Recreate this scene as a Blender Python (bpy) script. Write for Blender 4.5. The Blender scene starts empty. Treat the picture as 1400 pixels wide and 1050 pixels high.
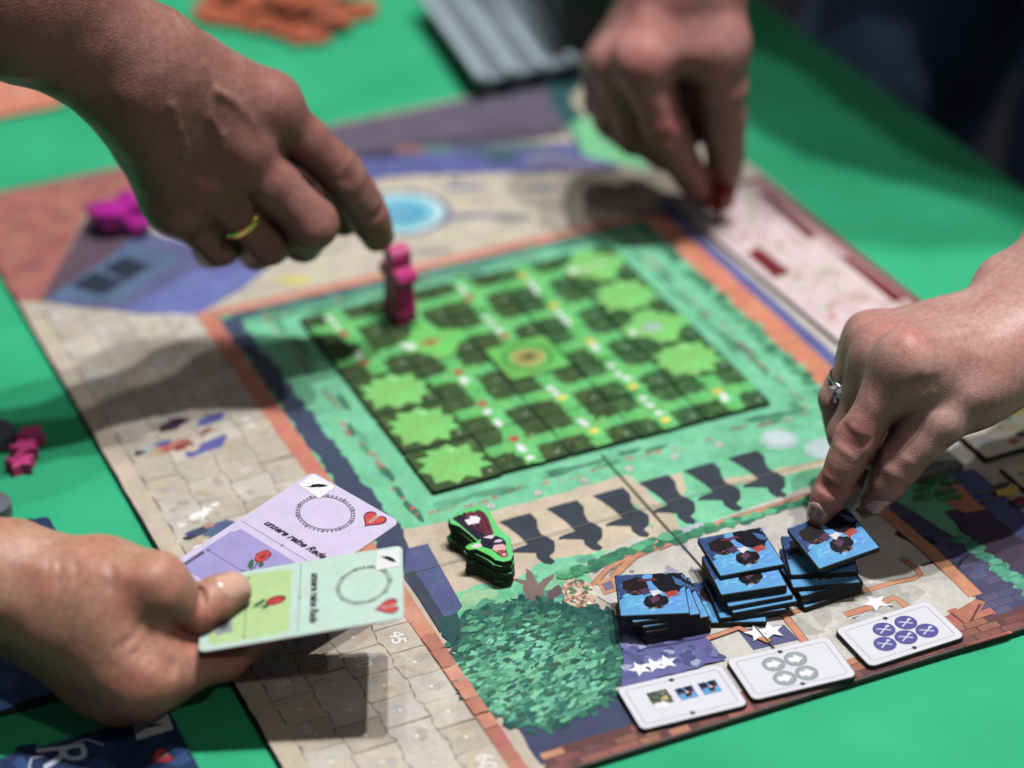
import bpy, bmesh, math, random
import numpy as np
from mathutils import Vector, Matrix, noise as mnoise
from mathutils.geometry import tessellate_polygon

random.seed(7)
rng = np.random.default_rng(7)
SC = bpy.context.scene
COL = SC.collection

# ---------------------------------------------------------------- camera
CAM = np.array([-0.32367, -0.83935, 0.60631])
CR = np.array([0.912488, -0.408609, -0.020113])
CU = np.array([0.228982, 0.469377, 0.852791])
CF = np.array([0.339018, 0.782767, -0.521865])
FPX = 3383.9
cd = bpy.data.cameras.new('camera')
cam = bpy.data.objects.new('camera', cd)
COL.objects.link(cam)
cam.matrix_world = Matrix(((CR[0], CU[0], -CF[0], CAM[0]), (CR[1], CU[1], -CF[1], CAM[1]),
                           (CR[2], CU[2], -CF[2], CAM[2]), (0, 0, 0, 1)))
cd.sensor_width = 36.0
cd.lens = 36.0 * FPX / 1400.0
cd.clip_start, cd.clip_end = 0.05, 60.0
cd.dof.use_dof = True
cd.dof.focus_distance = 1.005
cd.dof.aperture_fstop = 3.6
cd.dof.aperture_blades = 9
SC.camera = cam

# ---------------------------------------------------------------- light
w = bpy.data.worlds.new('World')
SC.world = w
w.use_nodes = True
bg = w.node_tree.nodes['Background']
bg.inputs[0].default_value = (0.8, 0.78, 0.82, 1)
bg.inputs[1].default_value = 0.095


def lamp(name, d, dist, energy, size, col):
    ld = bpy.data.lights.new(name, 'AREA')
    ld.shape = 'DISK'
    ld.size = size
    ld.energy = energy
    ld.color = col
    o = bpy.data.objects.new(name, ld)
    COL.objects.link(o)
    v = Vector(d).normalized()
    o.location = Vector((0.08, 0.06, 0)) + v * dist
    o.rotation_euler = v.to_track_quat('Z', 'Y').to_euler()
    return o


lamp('hall_lamp', (0.26, -0.12, 1), 2.6, 33, 0.06, (1, 0.97, 0.95))
lamp('hall_lamp', (0.13, -0.04, 1), 2.6, 35, 0.06, (0.98, 0.98, 1))
lamp('hall_lamp', (0.02, 0.05, 1), 2.6, 13, 0.06, (0.97, 0.98, 1))
lamp('hall_lamp', (0.25, -0.95, 1), 3.2, 9, 0.10, (1, 0.94, 0.92))

vs = SC.view_settings
vs.view_transform = 'Standard'
vs.look = 'None'
vs.gamma = 1
vs.exposure = -0.12
vs.use_curve_mapping = False
SC.cycles.max_bounces = 6
SC.cycles.diffuse_bounces = 0


# ---------------------------------------------------------------- helpers
def ray(px, py):
    return CF + CR * (px - 700) / FPX - CU * (py - 525) / FPX


def J(px, py, D):
    """point seen at a pixel of the photograph, D metres in front of the lens"""
    return CAM + ray(px, py) * D


def b(px, py, z=0.0):
    """point of the horizontal plane at height z"""
    d = ray(px, py)
    return CAM + d * ((z - CAM[2]) / d[2])


def bp(pts, z=0.0):
    return [tuple(b(x, y, z)[:2]) for x, y in pts]


def zp(pts, ox, oy, s):
    return [(ox + x / s, oy + y / s) for x, y in pts]


def dep(P):
    return float((np.asarray(P) - CAM) @ CF)


def lin(c):
    return tuple(((v / 255) / 12.92 if v / 255 <= 0.04045 else ((v / 255 + 0.055) / 1.055) ** 2.4) for v in c)


def empty(name, loc=(0, 0, 0)):
    o = bpy.data.objects.new(name, None)
    o.empty_display_size = 0.01
    o.location = loc
    COL.objects.link(o)
    return o


def tag(o, label, cat, group=None, kind=None):
    if label:
        o['label'] = label
    if cat:
        o['category'] = cat
    if group:
        o['group'] = group
    if kind:
        o['kind'] = kind
    return o


def put(name, me, mat=None, parent=None):
    o = bpy.data.objects.new(name, me)
    COL.objects.link(o)
    if mat is not None:
        me.materials.append(mat)
    if parent is not None:
        o.parent = parent
    return o


# ---------------------------------------------------------------- materials
def _new(name):
    m = bpy.data.materials.new(name)
    m.use_nodes = True
    nt = m.node_tree
    return m, nt, nt.nodes['Principled BSDF']


def N(nt, t, **kw):
    n = nt.nodes.new(t)
    for k, v in kw.items():
        setattr(n, k, v)
    return n


def plain(name, c, rough=0.5, var=0.12, scale=60, bump=0.0, bscale=600, metal=0, coat=0.0, spec=0.5, rgb=False):
    m, nt, p = _new(name)
    base = c if rgb else lin(c)
    tc = N(nt, 'ShaderNodeTexCoord')
    nz = N(nt, 'ShaderNodeTexNoise')
    nz.inputs['Scale'].default_value = scale
    nz.inputs['Detail'].default_value = 5
    nt.links.new(tc.outputs['Object'], nz.inputs['Vector'])
    mr = N(nt, 'ShaderNodeMapRange')
    mr.inputs[1].default_value, mr.inputs[2].default_value = 0.25, 0.75
    mr.inputs[3].default_value, mr.inputs[4].default_value = 1 - var, 1 + var
    nt.links.new(nz.outputs[0], mr.inputs[0])
    mx = N(nt, 'ShaderNodeVectorMath', operation='MULTIPLY')
    mx.inputs[0].default_value = base
    nt.links.new(mr.outputs[0], mx.inputs[1])
    nt.links.new(mx.outputs[0], p.inputs['Base Color'])
    p.inputs['Roughness'].default_value = rough
    p.inputs['Metallic'].default_value = metal
    p.inputs['Coat Weight'].default_value = coat
    p.inputs['Specular IOR Level'].default_value = spec
    if bump:
        n2 = N(nt, 'ShaderNodeTexNoise')
        n2.inputs['Scale'].default_value = bscale
        n2.inputs['Detail'].default_value = 4
        nt.links.new(tc.outputs['Object'], n2.inputs['Vector'])
        bm_ = N(nt, 'ShaderNodeBump')
        bm_.inputs['Strength'].default_value = bump
        bm_.inputs['Distance'].default_value = 0.001
        nt.links.new(n2.outputs[0], bm_.inputs['Height'])
        nt.links.new(bm_.outputs[0], p.inputs['Normal'])
    return m


def print_mat(name, var=0.16, s1=55, s2=420, rough=0.42, spec=0.35, sat=0.05):
    """colour of the ink comes from the face attribute Col, brushwork from two noises"""
    m, nt, p = _new(name)
    at = N(nt, 'ShaderNodeAttribute', attribute_name='Col')
    tc = N(nt, 'ShaderNodeTexCoord')
    f = None
    for sc, am in ((s1, var), (s2, var * 0.6)):
        nz = N(nt, 'ShaderNodeTexNoise')
        nz.inputs['Scale'].default_value = sc
        nz.inputs['Detail'].default_value = 4
        nz.inputs['Roughness'].default_value = 0.6
        nt.links.new(tc.outputs['Object'], nz.inputs['Vector'])
        mr = N(nt, 'ShaderNodeMapRange')
        mr.inputs[1].default_value, mr.inputs[2].default_value = 0.28, 0.72
        mr.inputs[3].default_value, mr.inputs[4].default_value = 1 - am, 1 + am
        nt.links.new(nz.outputs[0], mr.inputs[0])
        if f is None:
            f = mr.outputs[0]
        else:
            mm = N(nt, 'ShaderNodeMath', operation='MULTIPLY')
            nt.links.new(f, mm.inputs[0])
            nt.links.new(mr.outputs[0], mm.inputs[1])
            f = mm.outputs[0]
    mx = N(nt, 'ShaderNodeVectorMath', operation='MULTIPLY')
    nt.links.new(at.outputs['Color'], mx.inputs[0])
    nt.links.new(f, mx.inputs[1])
    # a little hue drift, as in painted artwork
    nz = N(nt, 'ShaderNodeTexNoise')
    nz.inputs['Scale'].default_value = s1 * 1.7
    nt.links.new(tc.outputs['Object'], nz.inputs['Vector'])
    hs = N(nt, 'ShaderNodeHueSaturation')
    mr = N(nt, 'ShaderNodeMapRange')
    mr.inputs[1].default_value, mr.inputs[2].default_value = 0.3, 0.7
    mr.inputs[3].default_value, mr.inputs[4].default_value = 0.5 - sat * 0.35, 0.5 + sat * 0.35
    nt.links.new(nz.outputs[0], mr.inputs[0])
    nt.links.new(mr.outputs[0], hs.inputs['Hue'])
    hs.inputs['Saturation'].default_value = 0.9
    nt.links.new(mx.outputs[0], hs.inputs['Color'])
    nt.links.new(hs.outputs[0], p.inputs['Base Color'])
    p.inputs['Roughness'].default_value = rough
    p.inputs['Specular IOR Level'].default_value = spec
    n2 = N(nt, 'ShaderNodeTexNoise')
    n2.inputs['Scale'].default_value = 1500
    nt.links.new(tc.outputs['Object'], n2.inputs['Vector'])
    bm_ = N(nt, 'ShaderNodeBump')
    bm_.inputs['Strength'].default_value = 0.12
    bm_.inputs['Distance'].default_value = 0.0003
    nt.links.new(n2.outputs[0], bm_.inputs['Height'])
    nt.links.new(bm_.outputs[0], p.inputs['Normal'])
    return m


M_PRINT = print_mat('printed_artwork')
M_CARD = print_mat('printed_card', var=0.07, s1=90, s2=700, rough=0.38)
M_TOKEN = print_mat('printed_token', var=0.025, s1=60, s2=500, rough=0.45, sat=0.0)
M_EDGE = plain('dark_cardboard_edge', (40, 42, 45), 0.8, 0.3, 300, 0.3, 900)
M_GREY_EDGE = plain('grey_cardboard_edge', (95, 92, 88), 0.85, 0.25, 300, 0.3, 900)
M_GREEN_EDGE = plain('dark_green_cut_edge', (20, 42, 30), 0.75, 0.4, 350, 0.3, 900)


# ---------------------------------------------------------------- print meshes
DZ = 0.000008
TOPS = {}


class Pr:
    """flat ink shapes gathered into one mesh; z orders them, overlapping shapes are then laid one thin coat above the other"""

    def __init__(self, z0=0.0, ox=0.0, oy=0.0):
        self.sh = []
        self.z0, self.ox, self.oy = z0, ox, oy

    def shape(self, pts, faces, col, z):
        c = lin(col) if max(col) > 1.0 else col
        P = np.array([(x + self.ox, y + self.oy) for x, y in pts])
        self.sh.append((z, P, faces, c, P.min(0), P.max(0)))
        return self

    def poly(self, pts, col, z=0.0, jit=0.0):
        fs = []
        for t in tessellate_polygon([[Vector((x, y, 0)) for x, y in pts]]):
            a, bb, cc = (pts[i] for i in t)
            ar = (bb[0] - a[0]) * (cc[1] - a[1]) - (bb[1] - a[1]) * (cc[0] - a[0])
            fs.append(tuple(t) if ar > 0 else (t[0], t[2], t[1]))
        if jit:
            k = 1 + random.uniform(-jit, jit)
            col = tuple(min(255, v * k) for v in col)
        return self.shape(pts, fs, col, z)

    def rough(self, pts, col, z=0.0, step=0.004, amp=0.0012):
        """polygon with a hand painted, uneven outline"""
        out = []
        for i in range(len(pts)):
            a, bb = np.array(pts[i]), np.array(pts[(i + 1) % len(pts)])
            L = np.linalg.norm(bb - a)
            k = max(1, int(L / step))
            nrm = np.array((-(bb - a)[1], (bb - a)[0])) / (L + 1e-9)
            for q in range(k):
                p = a + (bb - a) * q / k
                if q:
                    p = p + nrm * random.uniform(-amp, amp)
                out.append(tuple(p))
        return self.poly(out, col, z)

    def stroke(self, pts, wd, col, z=0.0, taper=False):
        pts = [np.array(p, float) for p in pts]
        L, R_ = [], []
        for i, p in enumerate(pts):
            d = pts[min(i + 1, len(pts) - 1)] - pts[max(i - 1, 0)]
            d = d / (np.linalg.norm(d) + 1e-12)
            n = np.array((-d[1], d[0]))
            ww = wd * (1 - 0.8 * i / (len(pts) - 1) if taper else 1) / 2
            L.append(tuple(p + n * ww))
            R_.append(tuple(p - n * ww))
        k = len(pts)
        return self.shape(L + R_, [(i, k + i, k + i + 1, i + 1) for i in range(k - 1)], col, z)

    def wobble(self, a, bb, wd, col, z=0.0, step=0.005, amp=0.0008):
        a, bb = np.array(a), np.array(bb)
        L = np.linalg.norm(bb - a)
        k = max(2, int(L / step))
        n = np.array((-(bb - a)[1], (bb - a)[0])) / L
        return self.stroke([a + (bb - a) * i / k + n * random.uniform(-amp, amp) for i in range(k + 1)], wd, col, z)

    def blob(self, cx, cy, rx, ry, col, z=0.0, jag=0.2, n=11, rot=0.0):
        ca, sa = math.cos(rot), math.sin(rot)
        pts = []
        for i in range(n):
            t = 2 * math.pi * i / n
            r = 1 + random.uniform(-jag, jag)
            x, y = rx * r * math.cos(t), ry * r * math.sin(t)
            pts.append((cx + ca * x - sa * y, cy + sa * x + ca * y))
        return self.poly(pts, col, z)

    def ring(self, cx, cy, rx, ry, wd, col, z=0.0, n=40, rot=0.0):
        ca, sa = math.cos(rot), math.sin(rot)
        pts = []
        for i in range(n + 1):
            t = 2 * math.pi * i / n
            x, y = rx * math.cos(t), ry * math.sin(t)
            pts.append((cx + ca * x - sa * y, cy + sa * x + ca * y))
        return self.stroke(pts, wd, col, z)

    def star(self, cx, cy, r, col, z=0.0, rot=0.0, k=5, inner=0.45):
        pts = []
        for i in range(2 * k):
            t = rot + math.pi * i / k + math.pi / 2
            q = r if i % 2 == 0 else r * inner
            pts.append((cx + q * math.cos(t), cy + q * math.sin(t)))
        return self.poly(pts, col, z)

    def text(self, s, x, y, size, col, z=0.0, rot=0.0, shear=0.0, align='CENTER', off=0.0):
        cu = bpy.data.curves.new('lettering', 'FONT')
        cu.body = s
        cu.size = size
        cu.shear = shear
        cu.offset = off
        cu.align_x = align
        cu.align_y = 'CENTER'
        cu.resolution_u = 3
        o = bpy.data.objects.new('lettering', cu)
        me = o.to_mesh()
        ca, sa = math.cos(rot), math.sin(rot)
        self.shape([(x + ca * v.co.x - sa * v.co.y, y + sa * v.co.x + ca * v.co.y) for v in me.vertices], [tuple(p.vertices) for p in me.polygons], col, z)
        o.to_mesh_clear()
        bpy.data.objects.remove(o)
        bpy.data.curves.remove(cu)
        return self

    def dabs(self, inside, box, n, size, cols, z=0.0, dz=1e-10, elong=1.6, rot=None):
        x0, y0, x1, y1 = box
        k = 0
        tries = 0
        while k < n and tries < n * 12:
            tries += 1
            x, y = random.uniform(x0, x1), random.uniform(y0, y1)
            if not inside(x, y):
                continue
            s = size * random.uniform(0.5, 1.3)
            self.blob(x, y, s * elong, s, random.choice(cols), z + 1e-10 * k, 0.35, 6,
                      random.uniform(0, 6.28) if rot is None else rot + random.uniform(-.4, .4))
            k += 1
        return self

    def build(self, name, parent=None, mat=None):
        if parent is not None:
            self.z0 = max(self.z0, TOPS.get(parent.name, self.z0))
        o = build_prints([(name, self, mat or M_PRINT)], parent)[0]
        if parent is not None:
            TOPS[parent.name] = max(v.co.z for v in o.data.vertices)
        return o


def build_prints(items, parent=None):
    """lay the shapes of several prints in their common order, then make one mesh for each print"""
    allsh = [(sh[0], k, sh) for k, (_, pr, _) in enumerate(items) for sh in pr.sh]
    order = sorted(range(len(allsh)), key=lambda i: allsh[i][0])
    lo = np.array([allsh[i][2][4] for i in order])
    hi = np.array([allsh[i][2][5] for i in order])
    slot = np.zeros(len(order), int)
    for n in range(len(order)):
        if n:
            ov = (lo[:n] <= hi[n]).all(1) & (hi[:n] >= lo[n]).all(1)
            slot[n] = slot[:n][ov].max() + 1 if ov.any() else 0
    made = []
    for k, (name, pr, mat) in enumerate(items):
        v, f, c = [], [], []
        for n, i in enumerate(order):
            if allsh[i][1] != k:
                continue
            z, P, fs, col, _, _ = allsh[i][2]
            n0 = len(v)
            v += [(x, y, pr.z0 + DZ * (slot[n] + 1)) for x, y in P]
            f += [tuple(n0 + j for j in t) for t in fs]
            c += [col] * len(fs)
        me = bpy.data.meshes.new(name)
        me.from_pydata(v, [], f)
        a = me.attributes.new('Col', 'FLOAT_COLOR', 'FACE')
        buf = np.ones((len(f), 4), np.float32)
        buf[:, :3] = np.array(c, np.float32)
        a.data.foreach_set('color', buf.ravel())
        me.update()
        made.append(put(name, me, mat, parent))
    return made


def inpoly(poly):
    P = np.array(poly)

    def f(x, y):
        c = False
        j = len(P) - 1
        for i in range(len(P)):
            if (P[i, 1] > y) != (P[j, 1] > y) and x < (P[j, 0] - P[i, 0]) * (y - P[i, 1]) / (P[j, 1] - P[i, 1]) + P[i, 0]:
                c = not c
            j = i
        return c
    return f


def bbox(poly):
    P = np.array(poly)
    return (*P.min(0), *P.max(0))


def rrect(wd, ht, r, k=4):
    pts = []
    for cx, cy, a0 in ((wd / 2 - r, ht / 2 - r, 0), (-wd / 2 + r, ht / 2 - r, 90), (-wd / 2 + r, -ht / 2 + r, 180), (wd / 2 - r, -ht / 2 + r, 270)):
        for i in range(k + 1):
            t = math.radians(a0 + 90 * i / k)
            pts.append((cx + r * math.cos(t), cy + r * math.sin(t)))
    return pts


def slab_mesh(name, pts, th, z0=0.0, bev=0.0003):
    """extruded outline with a softened upper rim"""
    bm = bmesh.new()
    P = np.array(pts)
    area = sum(P[i][0] * P[(i + 1) % len(P)][1] - P[(i + 1) % len(P)][0] * P[i][1] for i in range(len(P)))
    if area < 0:
        P = P[::-1]
    f = bm.faces.new([bm.verts.new((x, y, z0)) for x, y in P])
    ret = bmesh.ops.extrude_face_region(bm, geom=[f])
    top = [v for v in ret['geom'] if isinstance(v, bmesh.types.BMVert)]
    for v in top:
        v.co.z += th
    bm.faces.ensure_lookup_table()
    bmesh.ops.recalc_face_normals(bm, faces=bm.faces)
    if bev:
        tv = set(top)
        ed = [e for e in bm.edges if e.verts[0] in tv and e.verts[1] in tv]
        bmesh.ops.bevel(bm, geom=ed, offset=bev, segments=1, affect='EDGES')
    bmesh.ops.triangulate(bm, faces=[f for f in bm.faces if len(f.verts) > 4])
    me = bpy.data.meshes.new(name)
    bm.to_mesh(me)
    bm.free()
    return me


def tube_mesh(name, pts, rad, seg=10, closed=False):
    pts = [Vector(p) for p in pts]
    v, f = [], []
    n = len(pts)
    for i, p in enumerate(pts):
        a = pts[(i - 1) % n] if closed or i else p
        c = pts[(i + 1) % n] if closed or i < n - 1 else p
        q = (c - a).to_track_quat('Z', 'Y').to_matrix()
        r = rad[i] if hasattr(rad, '__len__') else rad
        for k in range(seg):
            t = 2 * math.pi * k / seg
            v.append(tuple(p + q @ Vector((r * math.cos(t), r * math.sin(t), 0))))
    for i in range(n if closed else n - 1):
        for k in range(seg):
            f.append((i * seg + k, i * seg + (k + 1) % seg, ((i + 1) % n) * seg + (k + 1) % seg, ((i + 1) % n) * seg + k))
    if not closed:
        f.append(tuple(range(seg - 1, -1, -1)))
        f.append(tuple((n - 1) * seg + k for k in range(seg)))
    me = bpy.data.meshes.new(name)
    me.from_pydata(v, [], f)
    me.polygons.foreach_set('use_smooth', [len(p.vertices) == 4 for p in me.polygons])
    return me


# ================================================================ setting
ZC = -0.0031          # height of the cloth
TX = 0.406            # right-hand edge of the table


def cloth_material():
    m, nt, p = _new('green_cloth')
    tc = N(nt, 'ShaderNodeTexCoord')
    nz = N(nt, 'ShaderNodeTexNoise')
    nz.inputs['Scale'].default_value = 12
    nz.inputs['Detail'].default_value = 6
    nt.links.new(tc.outputs['Object'], nz.inputs['Vector'])
    cr = N(nt, 'ShaderNodeValToRGB')
    cr.color_ramp.elements[0].position, cr.color_ramp.elements[1].position = 0.3, 0.72
    cr.color_ramp.elements[0].color = (*lin((42, 168, 116)), 1)
    cr.color_ramp.elements[1].color = (*lin((58, 191, 139)), 1)
    nt.links.new(nz.outputs[0], cr.inputs[0])
    nt.links.new(cr.outputs[0], p.inputs['Base Color'])
    p.inputs['Roughness'].default_value = 0.8
    p.inputs['Specular IOR Level'].default_value = 0.25
    p.inputs['Sheen Weight'].default_value = 0.08
    # weave and soft creases
    wx = N(nt, 'ShaderNodeTexWave', bands_direction='X')
    wy = N(nt, 'ShaderNodeTexWave', bands_direction='Y')
    for q in (wx, wy):
        q.inputs['Scale'].default_value = 420
        q.inputs['Distortion'].default_value = 1.2
        nt.links.new(tc.outputs['Object'], q.inputs['Vector'])
    ad = N(nt, 'ShaderNodeMath', operation='ADD')
    nt.links.new(wx.outputs['Fac'], ad.inputs[0])
    nt.links.new(wy.outputs['Fac'], ad.inputs[1])
    b1 = N(nt, 'ShaderNodeBump')
    b1.inputs['Strength'].default_value = 0.25
    b1.inputs['Distance'].default_value = 0.0003
    nt.links.new(ad.outputs[0], b1.inputs['Height'])
    n2 = N(nt, 'ShaderNodeTexNoise')
    n2.inputs['Scale'].default_value = 14
    n2.inputs['Detail'].default_value = 3
    n2.inputs['Distortion'].default_value = 0.8
    nt.links.new(tc.outputs['Object'], n2.inputs['Vector'])
    b2 = N(nt, 'ShaderNodeBump')
    b2.inputs['Strength'].default_value = 0.5
    b2.inputs['Distance'].default_value = 0.007
    nt.links.new(n2.outputs[0], b2.inputs['Height'])
    nt.links.new(b1.outputs[0], b2.inputs['Normal'])
    nt.links.new(b2.outputs[0], p.inputs['Normal'])
    return m


def build_cloth():
    xs = list(np.arange(-0.75, TX - 0.012, 0.012)) + [TX - 0.008]
    prof = [(x, 0.0) for x in xs]
    for t in (20, 45, 70, 90):                       # rolled over the table edge
        a = math.radians(t)
        prof.append((TX - 0.008 + 0.008 * math.sin(a), -0.008 + 0.008 * math.cos(a)))
    prof += [(TX + 0.001, -0.06), (TX + 0.004, -0.14), (TX + 0.008, -0.24)]
    ys = np.arange(-0.6, 1.25, 0.012)
    v, f = [], []
    ridge = [np.array(q) for q in bp([(-40, 668), (25, 655), (62, 705), (80, 760)])]
    for j, y in enumerate(ys):
        for (x, z) in prof:
            h = 0.0
            if z == 0.0:
                h = 0.0003 * mnoise.noise(Vector((x * 11, y * 9, 3)))
                # one soft crease in the cloth left of the board
                dm = 9.0
                for i in range(len(ridge) - 1):
                    a, c = ridge[i], ridge[i + 1]
                    pp = np.array((x, y)) - a
                    t = min(1, max(0, pp @ (c - a) / ((c - a) @ (c - a))))
                    dm = min(dm, np.linalg.norm(pp - t * (c - a)))
                h += 0.0016 * math.exp(-(dm / 0.009) ** 2)
            xo = x + (0.012 * math.sin(y * 23) * (-z / 0.24) if z < -0.01 else 0)
            v.append((xo, y, ZC + z + h))
    n = len(prof)
    for j in range(len(ys) - 1):
        for i in range(n - 1):
            f.append((j * n + i, j * n + i + 1, (j + 1) * n + i + 1, (j + 1) * n + i))
    me = bpy.data.meshes.new('tablecloth')
    me.from_pydata(v, [], f)
    me.polygons.foreach_set('use_smooth', [True] * len(f))
    o = put('tablecloth', me, cloth_material())
    tag(o, 'plain green cloth covering the whole game table', 'tablecloth')


build_cloth()

fl = Pr(-0.76).poly([(-4, -4), (5, -4), (5, 6), (-4, 6)], (30, 32, 36))
fo = fl.build('floor', None, plain('dark_floor', (26, 28, 33), 0.7, 0.25, 6))
fo['kind'] = 'structure'
tb = slab_mesh('tabletop', [(-0.74, -0.58), (TX - 0.006, -0.58), (TX - 0.006, 1.22), (-0.74, 1.22)], 0.03, ZC - 0.0345, 0)
tbl = empty('table', (0, 0, -0.76))
tag(tbl, 'table hidden under the green cloth', 'table')
t_o = put('tabletop', tb, plain('table_board', (120, 110, 100), 0.6), tbl)
t_o.location = (0, 0, 0.76)
for lx in (-0.68, 0.34):
    for ly in (-0.5, 1.14):
        me = slab_mesh('leg', [(lx - .02, ly - .02), (lx + .02, ly - .02), (lx + .02, ly + .02), (lx - .02, ly + .02)], 0.722, 0.0, 0)
        put('leg', me, plain('table_leg_steel', (60, 60, 62), 0.4), tbl)

# ================================================================ game board
BX0, BX1, BY0, BY1 = -0.1205, 0.2825, -0.192, 0.3735
board = empty('game_board', (0, 0, ZC))
tag(board, 'large folding game board with a painted garden, lying on the green cloth', 'game board')


def bput(o):
    o.parent = board
    o.matrix_parent_inverse = Matrix.Translation((0, 0, -ZC))
    return o


M_BEDGE = plain('board_dark_wrap', (30, 28, 30), 0.7, 0.3, 200)
xm = (BX0 + BX1) / 2
yq = [BY0 + (BY1 - BY0) * i / 4 for i in range(5)]
for i in range(2):
    for j in range(4):
        x0, x1 = (BX0, xm) if i == 0 else (xm, BX1)
        g = 0.00022
        me = slab_mesh('board_panel', [(x0 + g * (i == 1), yq[j] + g * (j > 0)), (x1 - g * (i == 0), yq[j] + g * (j > 0)),
                                       (x1 - g * (i == 0), yq[j + 1] - g * (j < 3)), (x0 + g * (i == 1), yq[j + 1] - g * (j < 3))], 0.0027, -0.0028, 0.0004)
        bput(put('board_panel', me, M_BEDGE))

LZ = 0.00003
PRINTS = []


def bdefer(name, pr, mat=None):
    PRINTS.append((name, pr, mat or M_PRINT))



def L(k):
    return k * LZ


def ap(pts, ox, oy, s):
    return bp(zp(pts, ox, oy, s))


# --- ground coat: sandy paving over everything, then the lawns
g0 = Pr()
g0.poly([(BX0 + .0008, BY0 + .0008), (BX1 - .0008, BY0 + .0008), (BX1 - .0008, BY1 - .0008), (BX0 + .0008, BY1 - .0008)], (196, 184, 166), L(0))
bdefer('painted_ground', g0)

# --- paving stones of the left-hand track
st = Pr()
X0, X1, Y0, Y1 = BX0 + 0.0008, -0.0432, BY0 + 0.0008, 0.262
PIT = .01712
cols_x = [-0.1107, -0.0940, -0.0763, -0.0586, X1]
st.poly([(X0, Y0), (X1, Y0), (X1, Y1), (X0, Y1)], (132, 118, 102), L(1))
stone_cols = [(203, 192, 174), (198, 186, 167), (207, 198, 182), (195, 183, 164), (201, 188, 166), (205, 197, 184), (193, 181, 163), (201, 194, 182)]
st.rough([(X0, Y0), (cols_x[0] - .0003, Y0), (cols_x[0] - .0003, Y1), (X0, Y1)], (203, 188, 166), L(2), .006, .0004)
wav = lambda i, y: .0007 * math.sin(y * 310 + i * 2.1) + .0005 * math.sin(y * 770 + i)
for i in range(4):
    k0 = -.1398 - .0087 * i
    for j in range(-4, 26):
        ya, yb_ = max(Y0, k0 + PIT * j + random.uniform(-.0004, .0004)), min(Y1, k0 + PIT * (j + 1))
        if yb_ - ya < .003:
            continue
        g = .00024
        ed = lambda ii, y: cols_x[ii] + (wav(ii, y) if ii < 4 else 0)
        ys_ = np.linspace(ya + g, yb_ - g, 6)
        tilt = random.uniform(-.0008, .0008)
        left = [(ed(i, y) + g, y) for y in ys_]
        right = [(ed(i + 1, y) - g, y + tilt) for y in ys_[::-1]]
        st.rough(left + right, random.choice(stone_cols), L(2), .004, .00022)
        cx_, cy_ = (cols_x[i] + cols_x[i + 1]) / 2, (ya + yb_) / 2
        for _ in range(3):
            if random.random() < 0.6:
                st.blob(cx_ + random.uniform(-.0045, .0045), cy_ + random.uniform(-.0045, .0045), random.uniform(.002, .0038), random.uniform(.0012, .0026),
                        random.choice([(192, 174, 146), (186, 180, 176), (211, 204, 192), (188, 172, 150), (182, 172, 158), (207, 192, 164)]), L(2.3) + random.random() * 1e-5, 0.3, 9, random.random() * 3)
        if cy_ < -.03:
            st.blob(cx_, cy_, .0008, .0008, (238, 236, 232), L(3), 0.05, 8)
bdefer('painted_paving', st)

for s, px, py, sz in (('5', 386, 934, .0075), ('20', 431, 902, .0085), ('30', 496, 904, .0085), ('45', 543, 872, .0085), ('60', 664, 1042, .010)):
    x, y = bp([(px, py)])[0]
    bdefer('track_number', Pr().text(s, x, y, sz, (232, 230, 226), L(4), math.radians(-100), 0, 'CENTER', 0.00012), M_TOKEN)

# --- the little walkers painted on the paving
def pdabs(lst, z):
    fg = Pr()
    for k, (px, py, rx, ry, c, r) in enumerate(lst):
        x, y = bp([(px, py)])[0]
        fg.blob(x, y, rx, ry, c, z + k * 4e-6, 0.22, 10, r)
    bdefer('painted_walker', fg)


pdabs([(238, 580, .0075, .0045, (72, 40, 74), .4), (224, 588, .003, .002, (60, 58, 60), 0), (262, 577, .006, .0015, (190, 180, 170), .3),
       (290, 573, .0085, .0035, (84, 92, 160), .35), (281, 590, .0045, .0018, (150, 74, 72), .6)], L(3.4))
pdabs([(232, 611, .0075, .0035, (196, 90, 66), .3), (222, 606, .004, .002, (80, 90, 170), 0), (246, 607, .006, .004, (190, 120, 100), .4), (250, 611, .005, .003, (150, 60, 56), .2),
       (284, 610, .012, .0045, (86, 94, 164), .3), (200, 612, .003, .002, (180, 200, 200), 0), (191, 619, .003, .002, (60, 58, 56), 0),
       (214, 619, .004, .0016, (200, 170, 130), .3), (262, 613, .004, .003, (204, 180, 160), 0)], L(3.4))
pdabs([(268, 728, .005, .003, (66, 84, 130), .2), (281, 724, .006, .0035, (70, 78, 104), .5), (292, 730, .005, .003, (96, 110, 150), .2), (259, 735, .003, .0018, (60, 60, 66), 0),
       (277, 735, .003, .0016, (206, 186, 150), 0), (300, 722, .008, .004, (82, 100, 140), .4), (286, 718, .0025, .002, (190, 140, 120), 0)], L(3.4))
x, y = bp([(275, 703)])[0]
bdefer('printed_arrow', Pr().poly([(x - .006, y - .0035), (x - .0005, y - .0015), (x - .001, y - .0045), (x + .006, y + .002), (x + .0025, y + .0055), (x + .0015, y + .0028), (x - .005, y + .001)], (238, 236, 232), L(4)))
for px, py in ((294, 690), (249, 718), (271, 748), (336, 573), (343, 582)):
    x, y = bp([(px, py)])[0]
    bdefer('painted_leaf_fleck', Pr().blob(x, y, .0022, .0016, (236, 234, 230), L(4), 0.15, 8))

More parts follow.
